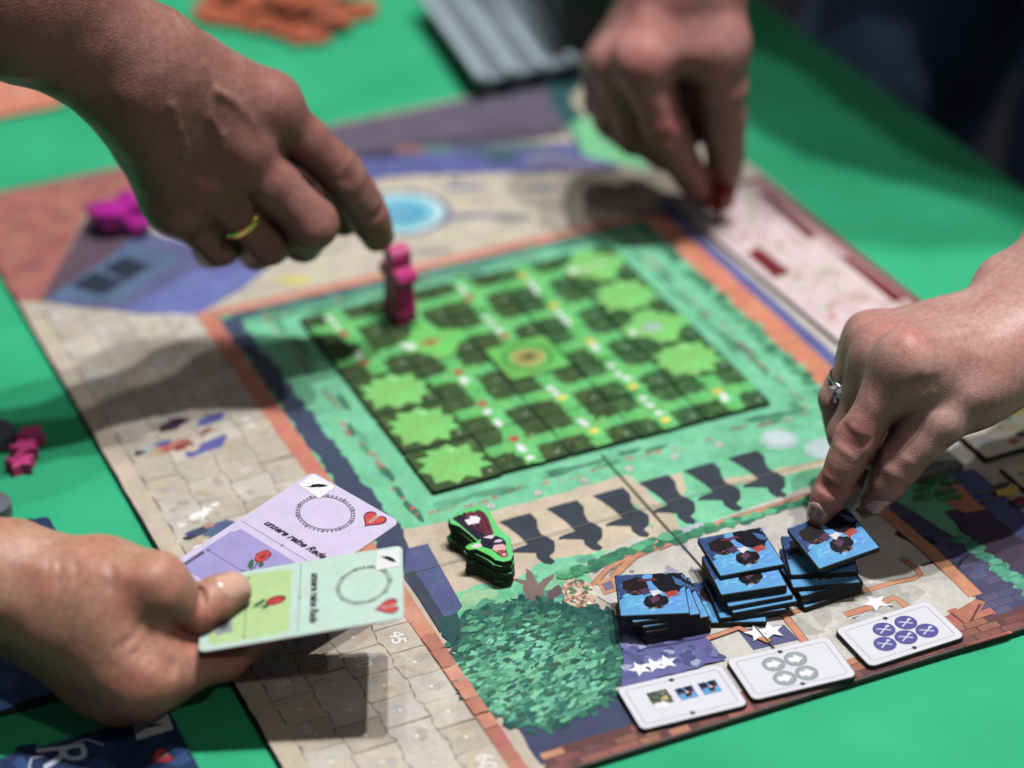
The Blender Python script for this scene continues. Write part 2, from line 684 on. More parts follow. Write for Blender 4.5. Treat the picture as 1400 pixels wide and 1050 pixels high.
# --- upper town: plaza, fountain, roofs
up = Pr()
up.rough(bp([(276, 431), (880, 296), (925, 245), (815, 226), (520, 236), (500, 300), (360, 372)]), (204, 194, 172), L(3))
up.poly(bp([(60, 413), (128, 280), (214, 320), (370, 362), (330, 396), (268, 428), (200, 430), (110, 420)]), (96, 100, 146), L(4))
up.poly(bp([(170, 424), (260, 372), (372, 362), (330, 396), (268, 431)]), (104, 116, 184), L(5))
up.poly(bp([(55, 411), (128, 280), (150, 310), (175, 330), (90, 405)]), (104, 82, 98), L(5))
up.poly(bp([(56, 412), (180, 334), (240, 350), (240, 362), (160, 415)]), (86, 112, 146), L(6))
up.poly(bp([(95, 392), (130, 371), (172, 386), (140, 404)]), (44, 56, 74), L(7))
up.poly(bp([(140, 367), (170, 350), (206, 365), (172, 385)]), (44, 54, 72), L(7))
up.rough(bp([(2, 262), (210, 218), (190, 258), (120, 288), (58, 412), (24, 412), (0, 370), (-60, 300), (-60, 275)]), (170, 100, 88), L(4), .006, .0006)
up.rough(bp([(0, 262), (740, 114), (742, 128), (420, 195), (130, 250)]), (150, 104, 100), L(5), .006, .0004)
up.rough(bp([(420, 182), (742, 114), (772, 150), (770, 185), (640, 198), (480, 210)]), (104, 98, 116), L(6))
up.rough(bp([(480, 204), (700, 176), (770, 175), (772, 186), (640, 200), (480, 215)]), (86, 78, 96), L(7))
up.rough(bp([(478, 212), (640, 198), (790, 196), (850, 230), (780, 236), (640, 238), (530, 242), (470, 260)]), (88, 96, 158), L(6))
for px, py, rx, ry, c in ((600, 205, .012, .005, (90, 130, 120)), (660, 205, .014, .006, (84, 110, 120)), (720, 200, .016, .006, (96, 120, 118)), (560, 205, .010, .006, (150, 104, 104)),
                          (750, 218, .014, .010, (124, 118, 150)), (690, 214, .010, .008, (62, 92, 110)), (520, 214, .016, .004, (60, 66, 96)), (790, 225, .015, .006, (140, 132, 170))):
    x, y = bp([(px, py)])[0]
    up.blob(x, y, rx, ry, c, L(8) + random.random() * 1e-5, 0.25, 10, -.4)
up.poly(bp([(742, 113), (790, 103), (830, 100), (830, 150), (812, 176), (790, 200), (768, 168)]), (48, 92, 96), L(6))
up.rough(bp([(780, 168), (800, 160), (870, 190), (890, 240), (860, 226), (800, 214)]), (116, 204, 140), L(9))
up.rough(bp([(790, 120), (822, 108), (880, 112), (870, 178), (810, 168), (780, 140)]), (196, 188, 158), L(8))
fx, fy = bp([(548, 292)])[0]
fr = 0.0235
up.blob(fx, fy, fr * 1.12, fr * 1.12, (96, 104, 150), L(8), 0.02, 40)
up.blob(fx, fy, fr, fr, (196, 226, 228), L(9), 0.01, 40)
up.blob(fx, fy, fr * .8, fr * .8, (120, 200, 216), L(10), 0.02, 36)
up.blob(fx + .002, fy, fr * .55, fr * .5, (74, 168, 204), L(11), 0.08, 24)
up.blob(fx, fy, fr * .2, fr * .2, (110, 178, 200), L(12), 0.1, 16)
for px, py, rx, ry, c in ((640, 256, .012, .003, (120, 124, 160)), (622, 246, .004, .003, (104, 130, 150)), (740, 258, .009, .003, (128, 124, 150)), (700, 300, .012, .003, (140, 140, 140)),
                          (640, 296, .016, .0025, (112, 116, 160)), (700, 296, .009, .003, (84, 110, 112)), (400, 384, .010, .005, (214, 200, 104)), (800, 250, .010, .004, (176, 164, 150)),
                          (590, 345, .012, .002, (150, 140, 140)), (660, 270, .008, .002, (178, 164, 140)), (760, 280, .010, .003, (186, 178, 158)), (845, 262, .012, .006, (170, 158, 140))):
    x, y = bp([(px, py)])[0]
    up.blob(x, y, rx, ry, c, L(9) + random.random() * 1e-5, 0.3, 9, -.4)
bdefer('painted_town', up)

# --- brick courses on the left roof
br = Pr()
roof_in = inpoly(bp([(2, 264), (205, 222), (188, 256), (118, 288), (56, 408), (26, 408), (0, 366), (-60, 300)]))
yy = 0.25
row = 0
while yy < 0.374:
    xx = -0.12 + (row % 2) * .006
    while xx < 0.02:
        if roof_in(xx, yy) and roof_in(xx + .010, yy + .003):
            br.poly([(xx, yy), (xx + .0105, yy), (xx + .0105, yy + .0036), (xx, yy + .0036)], random.choice([(176, 106, 90), (164, 96, 86), (186, 116, 96), (158, 94, 90)]), L(8), 0.05)
        xx += .0118
    yy += .0046
    row += 1
bdefer('painted_roof_bricks', br)

# --- the garden lawn inside the terracotta frame
ga = Pr()
ga.poly([(-.036, .192), (.2, .192), (.2, -.02), (.2, -.09), (.06, -.09), (-.036, -.05)], (112, 204, 156), L(3))
ga.rough([(-.043, -.19), (-.037, -.19), (-.0355, -.05), (-.0345, .199), (-.044, .199)], (206, 124, 94), L(5), .01, .0003)      # terracotta path, left
ga.rough([(-.044, .1915), (.205, .1895), (.205, .1985), (-.044, .199)], (210, 138, 112), L(5.2), .01, .0003)   # far side
ga.rough([(.1992, .198), (.2125, .198), (.2125, -.01), (.1992, -.01)], (214, 128, 92), L(5.4), .01, .0003)     # right side
ga.poly([(.2125, .205), (.2195, .205), (.2195, -.10), (.2125, -.10)], (92, 98, 158), L(5))
ga.poly([(.2195, .205), (.239, .205), (.239, -.07), (.2195, -.07)], (206, 196, 186), L(4.5))
ga.rough([(-.0345, .1905), (-.026, .186), (-.0235, .10), (-.023, .02), (-.021, -.018), (-.010, -.030), (-.0345, -.05)], (66, 78, 104), L(6), .004, .0016)   # blue shade of the path wall
ga.rough([(-.030, .1905), (.199, .1885), (.199, .1865), (-.026, .1845)], (64, 84, 108), L(6.2), .006, .0006)
ga.rough([(-.026, .1845), (.199, .1867), (.197, .182), (-.02, .178)], (92, 172, 140), L(6.4), .005, .001)
inner = lambda x, y: (-.027 < x < .197 and -.03 < y < .186) and not (-.002 < x < .172 and -.002 < y < .172)
ga.dabs(inner, (-.027, -.03, .197, .186), 420, .0035, [(107, 201, 152), (116, 207, 160), (104, 197, 148), (118, 206, 158)], L(5.6))
# hedge along the right path
for k in range(90):
    y = random.uniform(-.03, .19)
    ga.blob(.1972 + random.uniform(-.003, .0012), y, .0032, .0024, random.choice([(54, 128, 92), (66, 146, 104), (44, 110, 84), (84, 164, 120)]), L(7) + k * 2e-7, 0.3, 8)
# clipped border around the tile field
for side in range(4):
    for k in range(24):
        t = random.uniform(-.012, .184)
        o_ = random.uniform(.006, .0125)
        wd, ht = (.0065, .0016) if side in (0, 2) else (.0016, .0065)
        x, y = ((t, -o_), (.172 + o_, t), (t, .172 + o_ * .7), (-o_, t))[side]
        ga.blob(x, y, wd, ht, random.choice([(70, 134, 104), (84, 156, 118), (62, 118, 98), (96, 176, 132)]), L(7.3) + k * 2e-7, 0.35, 9)
    for k in range(46):
        t = random.uniform(-.012, .184)
        o_ = .0125 + .0016 * math.sin(t * 120) + random.uniform(-.0012, .0012)
        x, y = ((t, -o_), (.172 + o_, t), (t, .172 + o_ * .7), (-o_, t))[side]
        if side == 2 and random.random() < .6:
            continue
        ga.blob(x, y, random.uniform(.0008, .0016), random.uniform(.0006, .0011), random.choice([(196, 104, 92), (204, 118, 104), (182, 96, 84), (176, 128, 106)]), L(8) + k * 2e-7, 0.3, 7)
# the sandy walk with the six shadows
ga.rough(bp([(552, 724), (618, 712), (706, 690), (745, 680), (842, 652), (856, 668), (870, 700), (905, 742), (842, 752), (800, 768), (742, 772), (716, 790), (690, 800), (650, 806), (640, 830), (612, 818), (590, 850)]), (206, 190, 164), L(6.6), .005, .0012)
ga.rough(bp([(840, 652), (862, 650), (905, 690), (950, 742), (908, 746), (880, 705)]), (204, 190, 162), L(6.7), .004, .001)
ga.rough(bp([(985, 656), (1040, 648), (1100, 634), (1160, 622), (1160, 630), (1090, 646), (1030, 660), (992, 664)]), (206, 190, 158), L(6.6), .004, .0008)
ga.rough(bp([(916, 650), (932, 646), (940, 668), (930, 690), (922, 680)]), (206, 190, 160), L(6.6), .003, .0008)
ga.rough(bp([(870, 748), (1000, 718), (1100, 690), (1130, 670), (1180, 650), (1180, 690), (1080, 712), (900, 770)]), (122, 208, 150), L(6.8), .004, .0012)
ga.dabs(lambda x, y: True, (.06, -.085, .20, -.018), 200, .0026, [(108, 200, 150), (117, 207, 158), (103, 192, 144), (122, 208, 160)], L(5.8))
for px, py, r_ in ((1065, 601, .0085), (1125, 614, .0085)):
    x, y = bp([(px, py)])[0]
    ga.blob(x, y, r_, r_, (176, 202, 200), L(9), 0.06, 22)
    ga.blob(x, y, r_ * .7, r_ * .6, (192, 212, 212), L(9.3), 0.2, 14)
sil = np.array([[130.6, -30.6], [138, -30.2], [145.5, -30.4], [145.9, -36.4], [143.6, -42], [143.0, -47], [144.6, -50], [145.9, -54.2], [144.6, -57.5], [142.8, -60.9], [139.2, -63.1], [140.0, -67.4], [137.8, -68.8], [135.3, -66.8], [134.2, -62], [135.2, -58.4], [131.5, -56.4], [128.0, -54.6], [125.6, -54.0], [126.4, -52.6], [129.1, -51.8], [134.8, -51.2], [134.2, -44], [132.4, -36]]) / 1000
for k in range(6):
    q = sil + (-.0224 * k, -.0002 * k)
    ga.poly([tuple(t) for t in q], (60, 68, 80), L(10))
    x, y = q[:, 0].mean() - .0045, -.0185
    ga.blob(x, y, .0022, .0022, (70, 92, 80), L(10), 0.05, 16)
    ga.blob(x, y, .0019, .0019, (222, 220, 212), L(10.5), 0.05, 16)
    ga.text(str(k + 1), x, y, .0036, (70, 84, 80), L(11), math.pi)
bdefer('painted_garden', ga)

# --- the big tree and the glade before it
tr = Pr()
tr.rough(bp([(612, 818), (650, 800), (700, 800), (735, 770), (790, 760), (900, 740), (905, 756), (850, 776), (820, 800), (800, 850), (640, 850), (600, 860)]), (116, 206, 158), L(7), .004, .001)
tr.dabs(inpoly(bp([(612, 818), (700, 800), (790, 762), (860, 760), (800, 840), (640, 850)])), (-.05, -.14, .1, -.06), 90, .003, [(96, 190, 142), (126, 210, 160), (84, 168, 136), (130, 196, 150)], L(7.3))
tr.rough(bp([(700, 792), (715, 800), (722, 830), (740, 832), (745, 806), (760, 784), (748, 790), (735, 800), (728, 784), (718, 778), (720, 794)]), (128, 108, 100), L(8.6), .002, .0006)
tr.rough(bp([(742, 832), (748, 810), (764, 800), (770, 810), (758, 818), (756, 834)]), (104, 84, 92), L(8.8), .002, .0006)
tr.blob(*bp([(776, 812)])[0], .012, .004, (86, 140, 128), L(8.4), .3, 10, -.5)
tr.blob(*bp([(655, 815)])[0], .008, .005, (150, 200, 150), L(8.2), .3, 10)
tr.blob(*bp([(664, 826)])[0], .004, .003, (80, 160, 132), L(8.4), .3, 10)
crown = []
cpx = [(622, 880), (626, 852), (650, 838), (690, 828), (740, 824), (800, 830), (838, 850), (850, 880), (852, 910), (842, 940), (812, 966), (778, 984), (742, 994), (702, 990), (668, 968), (640, 945), (624, 912)]
crown = bp(cpx)
navy = bp([(700, 985), (690, 930), (840, 870), (850, 835), (880, 880), (985, 905), (845, 945), (880, 1004), (800, 1030), (740, 1046)])
tr.rough(navy, (66, 72, 104), L(7.6), .005, .0008)
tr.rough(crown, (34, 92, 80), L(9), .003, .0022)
cin = inpoly(crown)
cb = bbox(crown)
cc = np.mean(np.array(crown), 0)
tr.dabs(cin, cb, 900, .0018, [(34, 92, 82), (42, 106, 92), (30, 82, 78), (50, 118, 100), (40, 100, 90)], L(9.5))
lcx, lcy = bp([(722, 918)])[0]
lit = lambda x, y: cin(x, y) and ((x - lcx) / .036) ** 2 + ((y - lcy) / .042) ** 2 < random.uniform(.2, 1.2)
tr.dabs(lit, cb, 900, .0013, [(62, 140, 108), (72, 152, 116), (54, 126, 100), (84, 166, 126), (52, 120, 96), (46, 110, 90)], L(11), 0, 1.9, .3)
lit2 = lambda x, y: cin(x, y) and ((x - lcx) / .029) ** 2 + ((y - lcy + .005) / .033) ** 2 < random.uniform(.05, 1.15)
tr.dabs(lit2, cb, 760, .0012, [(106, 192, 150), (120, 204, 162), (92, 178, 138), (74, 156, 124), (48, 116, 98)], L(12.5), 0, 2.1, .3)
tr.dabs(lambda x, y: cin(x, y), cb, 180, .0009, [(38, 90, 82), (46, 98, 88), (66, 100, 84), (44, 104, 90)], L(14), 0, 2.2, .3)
# leaf fringe breaking the outline
for k in range(240):
    i = random.randrange(len(crown))
    a, c = np.array(crown[i]), np.array(crown[(i + 1) % len(crown)])
    q = a + (c - a) * random.random()
    tr.blob(q[0] + random.uniform(-.0035, .0035), q[1] + random.uniform(-.0035, .0035), .0026, .0015, random.choice([(36, 96, 82), (30, 84, 78), (52, 122, 98)]), L(9.2) + k * 1e-7, .35, 7, random.random() * 6)
bdefer('painted_tree', tr)

# --- house front and roofs, lower right
ho = Pr()
wall = bp([(800, 772), (868, 735), (905, 742), (1000, 704), (1110, 664), (1150, 660), (1205, 700), (1255, 755), (1330, 818), (1336, 870), (1180, 918), (1000, 972), (880, 1003), (838, 942), (990, 905), (960, 862), (850, 838), (815, 815)])
ho.rough(wall, (204, 200, 190), L(8.8), .006, .0004)
ho.rough(bp([(845, 838), (870, 846), (960, 862), (992, 905), (850, 944), (852, 890)]), (96, 100, 158), L(15.2), .004, .0012)
ho.dabs(inpoly(bp([(850, 850), (950, 868), (985, 900), (860, 930)])), bbox(bp([(850, 850), (950, 868), (985, 900), (860, 930)])), 60, .002, [(84, 88, 146), (112, 116, 170), (74, 78, 128), (160, 166, 200)], L(15.6), 1e-6)
ho.wobble(*bp([(870, 893), (968, 872)]), .0012, (64, 66, 110), L(16))
T = (206, 138, 98)
TD = (140, 92, 70)


def trim(pts, wd, z=16):
    q = bp(pts)
    ho.stroke(q, wd + .0008, TD, L(z))
    ho.stroke(q, wd, T, L(z + .4))


trim([(812, 800), (832, 778), (870, 758), (890, 748)], .0022)
trim([(838, 790), (868, 762), (930, 735), (1010, 708), (1090, 684)], .003)
trim([(900, 752), (960, 726), (1040, 700), (1120, 672)], .002)
trim([(1205, 698), (1270, 752), (1334, 815)], .006)
trim([(1072, 842), (1150, 818), (1220, 798), (1250, 792)], .0022)
trim([(1072, 842), (1108, 888)], .003)
trim([(966, 876), (1010, 861), (1052, 880)], .0022)
trim([(1155, 842), (1200, 828), (1222, 818), (1240, 830)], .003)
trim([(1250, 792), (1258, 786), (1252, 778), (1232, 764)], .002)
ho.poly(bp([(1008, 862), (1072, 855), (1092, 876), (1030, 890)]), (86, 88, 130), L(15.8))
ho.poly(bp([(1164, 846), (1220, 826), (1232, 836), (1180, 856)]), (70, 72, 96), L(15.8))
ho.poly(bp([(1168, 846), (1192, 838), (1198, 842), (1176, 851)]), (186, 190, 200), L(16.2))
ho.poly(bp([(902, 735), (958, 716), (966, 724), (912, 742)]), (188, 190, 206), L(16.4))
ho.poly(bp([(822, 800), (836, 795), (840, 806), (828, 810)]), (120, 110, 130), L(16.6))
ho.poly(bp([(816, 797), (838, 789), (846, 808), (826, 815)]), T, L(16.5))
ho.dabs(inpoly(bp([(1080, 845), (1210, 800), (1250, 800), (1300, 850), (1120, 885)])), bbox(bp([(1080, 845), (1210, 800), (1250, 800), (1300, 850), (1120, 885)])), 40, .004, [(196, 192, 180), (186, 184, 172), (210, 206, 198), (178, 178, 168)], L(15.9), 1e-6)
ho.dabs(inpoly(bp([(900, 760), (1060, 712), (1040, 800), (900, 790)])), bbox(bp([(900, 760), (1060, 712), (1040, 800), (900, 790)])), 16, .0018, [(170, 170, 186), (160, 158, 178), (208, 203, 194), (150, 148, 174)], L(15.9), 1e-6)
# rose sprig and scribbled flower bed by the house
fl_in = inpoly(bp([(770, 802), (782, 792), (812, 800), (815, 826), (790, 830), (772, 822)]))
ho.rough(bp([(770, 802), (782, 790), (814, 800), (817, 826), (790, 832), (772, 824)]), (212, 190, 168), L(15), .003, .0008)
ho.dabs(fl_in, bbox(bp([(770, 802), (782, 790), (814, 800), (817, 826), (790, 832), (772, 824)])), 120, .0009, [(84, 130, 90), (190, 110, 90), (226, 220, 206), (96, 110, 90), (206, 170, 140)], L(16), 1e-6)
ho.rough(bp([(812, 776), (840, 766), (862, 764), (866, 772), (838, 784), (816, 786)]), (222, 210, 200), L(15), .003, .0008)
for k in range(46):
    x, y = bp([(random.uniform(814, 864), random.uniform(766, 784))])[0]
    ho.ring(x, y, .0009, .0007, .0003, random.choice([(180, 120, 100), (90, 90, 90), (120, 130, 110)]), L(16) + k * 1e-7, 7)
# hedge rim between lawn and house
for k in range(110):
    t = random.random()
    px, py = (768 + t * 160, 790 - t * 60) if k % 2 else (880 + t * 300, 752 - t * 90 + random.uniform(-3, 3))
    x, y = bp([(px + random.uniform(-4, 4), py + random.uniform(-4, 4))])[0]
    ho.blob(x, y, .003, .0022, random.choice([(70, 160, 112), (56, 136, 100), (92, 186, 134), (48, 118, 94)]), L(17) + k * 1e-7, .3, 8)
# slate roof to the right
slate = bp([(1188, 690), (1212, 678), (1330, 750), (1440, 806), (1440, 842), (1336, 870), (1334, 816), (1268, 752)])
ho.rough(slate, (74, 72, 104), L(15), .006, .0003)
s_in = inpoly(slate)
sb = bbox(slate)
yy = sb[1]
row = 0
while yy < sb[3]:
    xx = sb[0] + (row % 2) * .004
    while xx < sb[2]:
        if s_in(xx, yy) and s_in(xx + .007, yy + .004) and s_in(xx + .007, yy) and s_in(xx, yy + .004):
            ho.poly([(xx, yy), (xx + .0072, yy), (xx + .0072, yy + .0042), (xx, yy + .0042)], random.choice([(86, 84, 120), (80, 76, 108), (92, 88, 118), (76, 74, 112)]), L(15.5))
        xx += .0078
    yy += .0048
    row += 1
for q in ([(1330, 751), (1300, 790)], [(1260, 775), (1310, 760)]):
    ho.wobble(*bp(q), .0014, (52, 50, 76), L(16.2))
ho.poly(bp([(1230, 722), (1285, 742), (1265, 752), (1222, 732)]), (40, 38, 52), L(16))
# red timber gable in the corner
ho.poly(bp([(1282, 850), (1334, 820), (1340, 858), (1318, 866)]), (178, 104, 84), L(16.5))
for q in ([(1286, 846), (1320, 868)], [(1340, 822), (1316, 866)], [(1300, 834), (1330, 858)], [(1322, 864), (1372, 850)], [(1328, 846), (1358, 836)], [(1318, 880), (1380, 862)]):
    ho.stroke(bp(q), .0045, (186, 110, 86), L(17))
    ho.stroke(bp([(q[0][0], q[0][1] + 5), (q[1][0], q[1][1] + 5)]), .001, (110, 60, 56), L(17.4))
# brick rim along the near edge
xx = -.030
while xx < BX1 - .004:
    for r_ in range(3):
        y0 = BY0 + .001 + r_ * .0042
        if r_ < 2 or random.random() < .55:
            wd = random.uniform(.008, .012)
            ho.poly([(xx + .004 * (r_ % 2), y0), (xx + .004 * (r_ % 2) + wd, y0), (xx + .004 * (r_ % 2) + wd, y0 + .0036), (xx + .004 * (r_ % 2), y0 + .0036)],
                    random.choice([(150, 92, 78), (164, 102, 82), (134, 80, 74), (190, 128, 96), (112, 70, 72)]), L(18 + .2 * (r_ % 2)), 0.06)
    xx += .0125
ho.poly([(-.034, BY0 + .001), (BX1 - .001, BY0 + .001), (BX1 - .001, BY0 + .011), (-.026, BY0 + .014)], (104, 66, 66), L(17.6))
# terracotta kerb blocks between track and tree
yy = BY0 + .001
while yy < -.055:
    h_ = random.uniform(.008, .013)
    ho.rough([(-.0430, yy), (-.0368, yy), (-.0368, yy + h_ - .0005), (-.0430, yy + h_ - .0005)], random.choice([(196, 122, 98), (206, 134, 106), (184, 112, 92), (210, 146, 120)]), L(17), .003, .0003)
    yy += h_
ho.poly(bp([(556, 752), (585, 745), (632, 830), (604, 862), (552, 790)]), (84, 92, 140), L(15))
ho.poly(bp([(552, 786), (566, 780), (612, 852), (602, 866)]), (66, 74, 92), L(15.6))
ho.rough(bp([(600, 845), (625, 840), (630, 868), (618, 884), (604, 870)]), (44, 86, 84), L(16.4), .003, .001)
# hedge and coloured bands beyond the house, right
ho.rough(bp([(1195, 648), (1290, 640), (1330, 700), (1350, 752), (1300, 735), (1200, 690)]), (98, 186, 142), L(14.2), .005, .001)
ho.rough(bp([(1290, 640), (1312, 625), (1440, 738), (1440, 775), (1400, 750), (1330, 690)]), (88, 92, 146), L(14.6), .006, .0005)
ho.rough(bp([(1280, 655), (1312, 662), (1348, 698), (1320, 702), (1296, 690)]), (200, 118, 88), L(15.4), .004, .0005)
ho.rough(bp([(1290, 700), (1340, 690), (1400, 740), (1440, 790), (1400, 790), (1330, 745)]), (76, 64, 84), L(14.8), .005, .0006)
for k in range(60):
    t = random.random()
    x, y = bp([(1310 + 110 * t + random.uniform(-4, 4), 735 + 82 * t + random.uniform(-4, 4))])[0]
    ho.blob(x, y, .003, .0022, random.choice([(74, 158, 126), (60, 136, 112), (92, 176, 140)]), L(17) + k * 1e-7, .3, 8)
for k in range(30):
    x, y = bp([(random.uniform(1255, 1310), random.uniform(652, 685))])[0]
    ho.blob(x, y, .003, .0022, random.choice([(64, 120, 84), (50, 100, 76), (84, 150, 104)]), L(17) + k * 1e-7, .3, 8)
ho.poly(bp([(1275, 630), (1315, 605), (1350, 640), (1300, 645)]), (210, 202, 190), L(15))
bdefer('painted_house', ho)

for px, py in ((875, 917), (894, 912), (911, 908), (1036, 868), (1054, 865), (1197, 825)):
    x, y = bp([(px, py)])[0]
    bdefer('printed_star', Pr().star(x, y, .0058 if px > 1000 else .0048, (238, 238, 240), L(19) + px * 1e-8, random.uniform(-.2, .3)), M_TOKEN)
for a_, c_, wd, cl in (((xm, BY0 + .001), (xm, -.004), .0007, (74, 72, 62)), ((BX0 + .001, yq[1]), (BX1 - .001, yq[1]), .0004, (120, 122, 116)), ((BX0 + .001, yq[3]), (BX1 - .001, yq[3]), .0004, (110, 106, 100))):
    bdefer('fold_line', Pr().stroke([a_, c_], wd, cl, L(20)), M_TOKEN)

for o in build_prints(PRINTS):
    bput(o)

# ================================================================ garden tiles
S = 0.034
ORD = ['first', 'second', 'third', 'fourth', 'fifth', 'sixth', 'seventh', 'eighth']
TILE_TH = 0.0018
HEDGE_A = [(62, 92, 50), (74, 104, 54), (50, 80, 46), (84, 88, 54), (64, 84, 46), (44, 70, 42)]
HEDGE_B = [(52, 98, 54), (66, 116, 60), (44, 82, 48), (80, 120, 66), (58, 104, 54), (38, 74, 44)]
tile_me = slab_mesh('card_base', rrect(S - .0007, S - .0007, .0008, 2), TILE_TH, 0, .0002)
tile_me.materials.append(M_GREEN_EDGE)
# what is printed in the middle of each tile, [column][row]; r/y = red or yellow head, pixel of the white tail and the head
MARK = {(0, 3): ('r', [(489, 484), (492, 491)], (498, 498)), (0, 4): ('r', [(450, 436), (456, 442), (462, 450)], (471, 458)),
        (1, 0): ('r', [(710, 612), (715, 617), (725, 628)], (703, 602)), (1, 1): ('r', [(667, 565), (679, 578), (682, 582)], (659, 554)),
        (1, 2): ('r', [(634, 520), (636, 524)], (627, 511)), (2, 0): ('y', [(795, 578), (802, 583)], (812, 591)), (2, 1): ('y', [(752, 533), (760, 539)], (768, 546)),
        (2, 3): ('r', [(664, 436), (672, 444), (682, 453)], (690, 461)), (2, 4): ('r', [(630, 394), (635, 401)], (642, 409)),
        (3, 0): ('y', [(879, 547), (888, 556), (901, 567)], (910, 576)), (3, 1): ('y', [(836, 502), (845, 513), (857, 519)], (866, 530)),
        (3, 2): ('y', [(811, 472), (815, 479)], (807, 469)), (3, 3): ('y', [(765, 430), (771, 438), (777, 443)], (757, 420)),
        (3, 4): ('y', [(725, 387), (730, 394), (735, 401)], (715, 378)), (4, 0): ('y', [(988, 542), (991, 548)], (981, 537))}
LAWN = {(0, 0), (0, 1), (0, 2), (4, 1), (4, 3)}


def lawn_outline(big, arms):
    """stepped clearing edge in unit tile coordinates"""
    if big and not arms:
        base_ = [(-.49, .03), (-.34, .12), (-.39, .31), (-.23, .28), (-.20, .43), (-.03, .36), (.12, .47), (.20, .31), (.39, .35), (.35, .14), (.49, .04),
                 (.37, -.08), (.45, -.27), (.25, -.27), (.20, -.45), (.02, -.35), (-.12, -.47), (-.21, -.31), (-.41, -.33), (-.35, -.12)]
        return [(max(-.49, min(.49, x + random.uniform(-.025, .025))), max(-.49, min(.49, y + random.uniform(-.025, .025)))) for x, y in base_]
    pts = []
    n = 40
    for k in range(n):
        t = 2 * math.pi * k / n
        c, s_ = math.cos(t), math.sin(t)
        r = 0.455 * (1 - .17 * abs(math.sin(2 * t)) ** .8) if big else 0.2
        ax = max(abs(c), abs(s_))
        if ax > 0.90 and arms:
            r = 0.492 / ax
        elif ax > 0.8 and not big:
            r = 0.30
        r *= 1 + random.uniform(-.14, .06)
        x, y = r * c, r * s_
        q = 0.055
        pts.append((max(-.492, min(.492, round(x / q) * q)), max(-.492, min(.492, round(y / q) * q))))
    out = [pts[0]]
    for p in pts[1:]:
        if p != out[-1]:
            out.append(p)
    return out


def cross_outline(h, v):
    """a walk crossing the tile, with ragged grass edges"""
    pts = []

    def edge(p, q):
        k = 6
        for i in range(k):
            t = i / k
            x, y = p[0] + (q[0] - p[0]) * t, p[1] + (q[1] - p[1]) * t
            if 0 < i:
                x += random.uniform(-.022, .022)
                y += random.uniform(-.022, .022)
            pts.append((x, y))
    c = [(-.49, -h), (-v, -h), (-v, -.49), (v, -.49), (v, -h), (.49, -h), (.49, h), (v, h), (v, .49), (-v, .49), (-v, h), (-.49, h)]
    for i in range(len(c)):
        edge(c[i], c[(i + 1) % len(c)])
    return pts


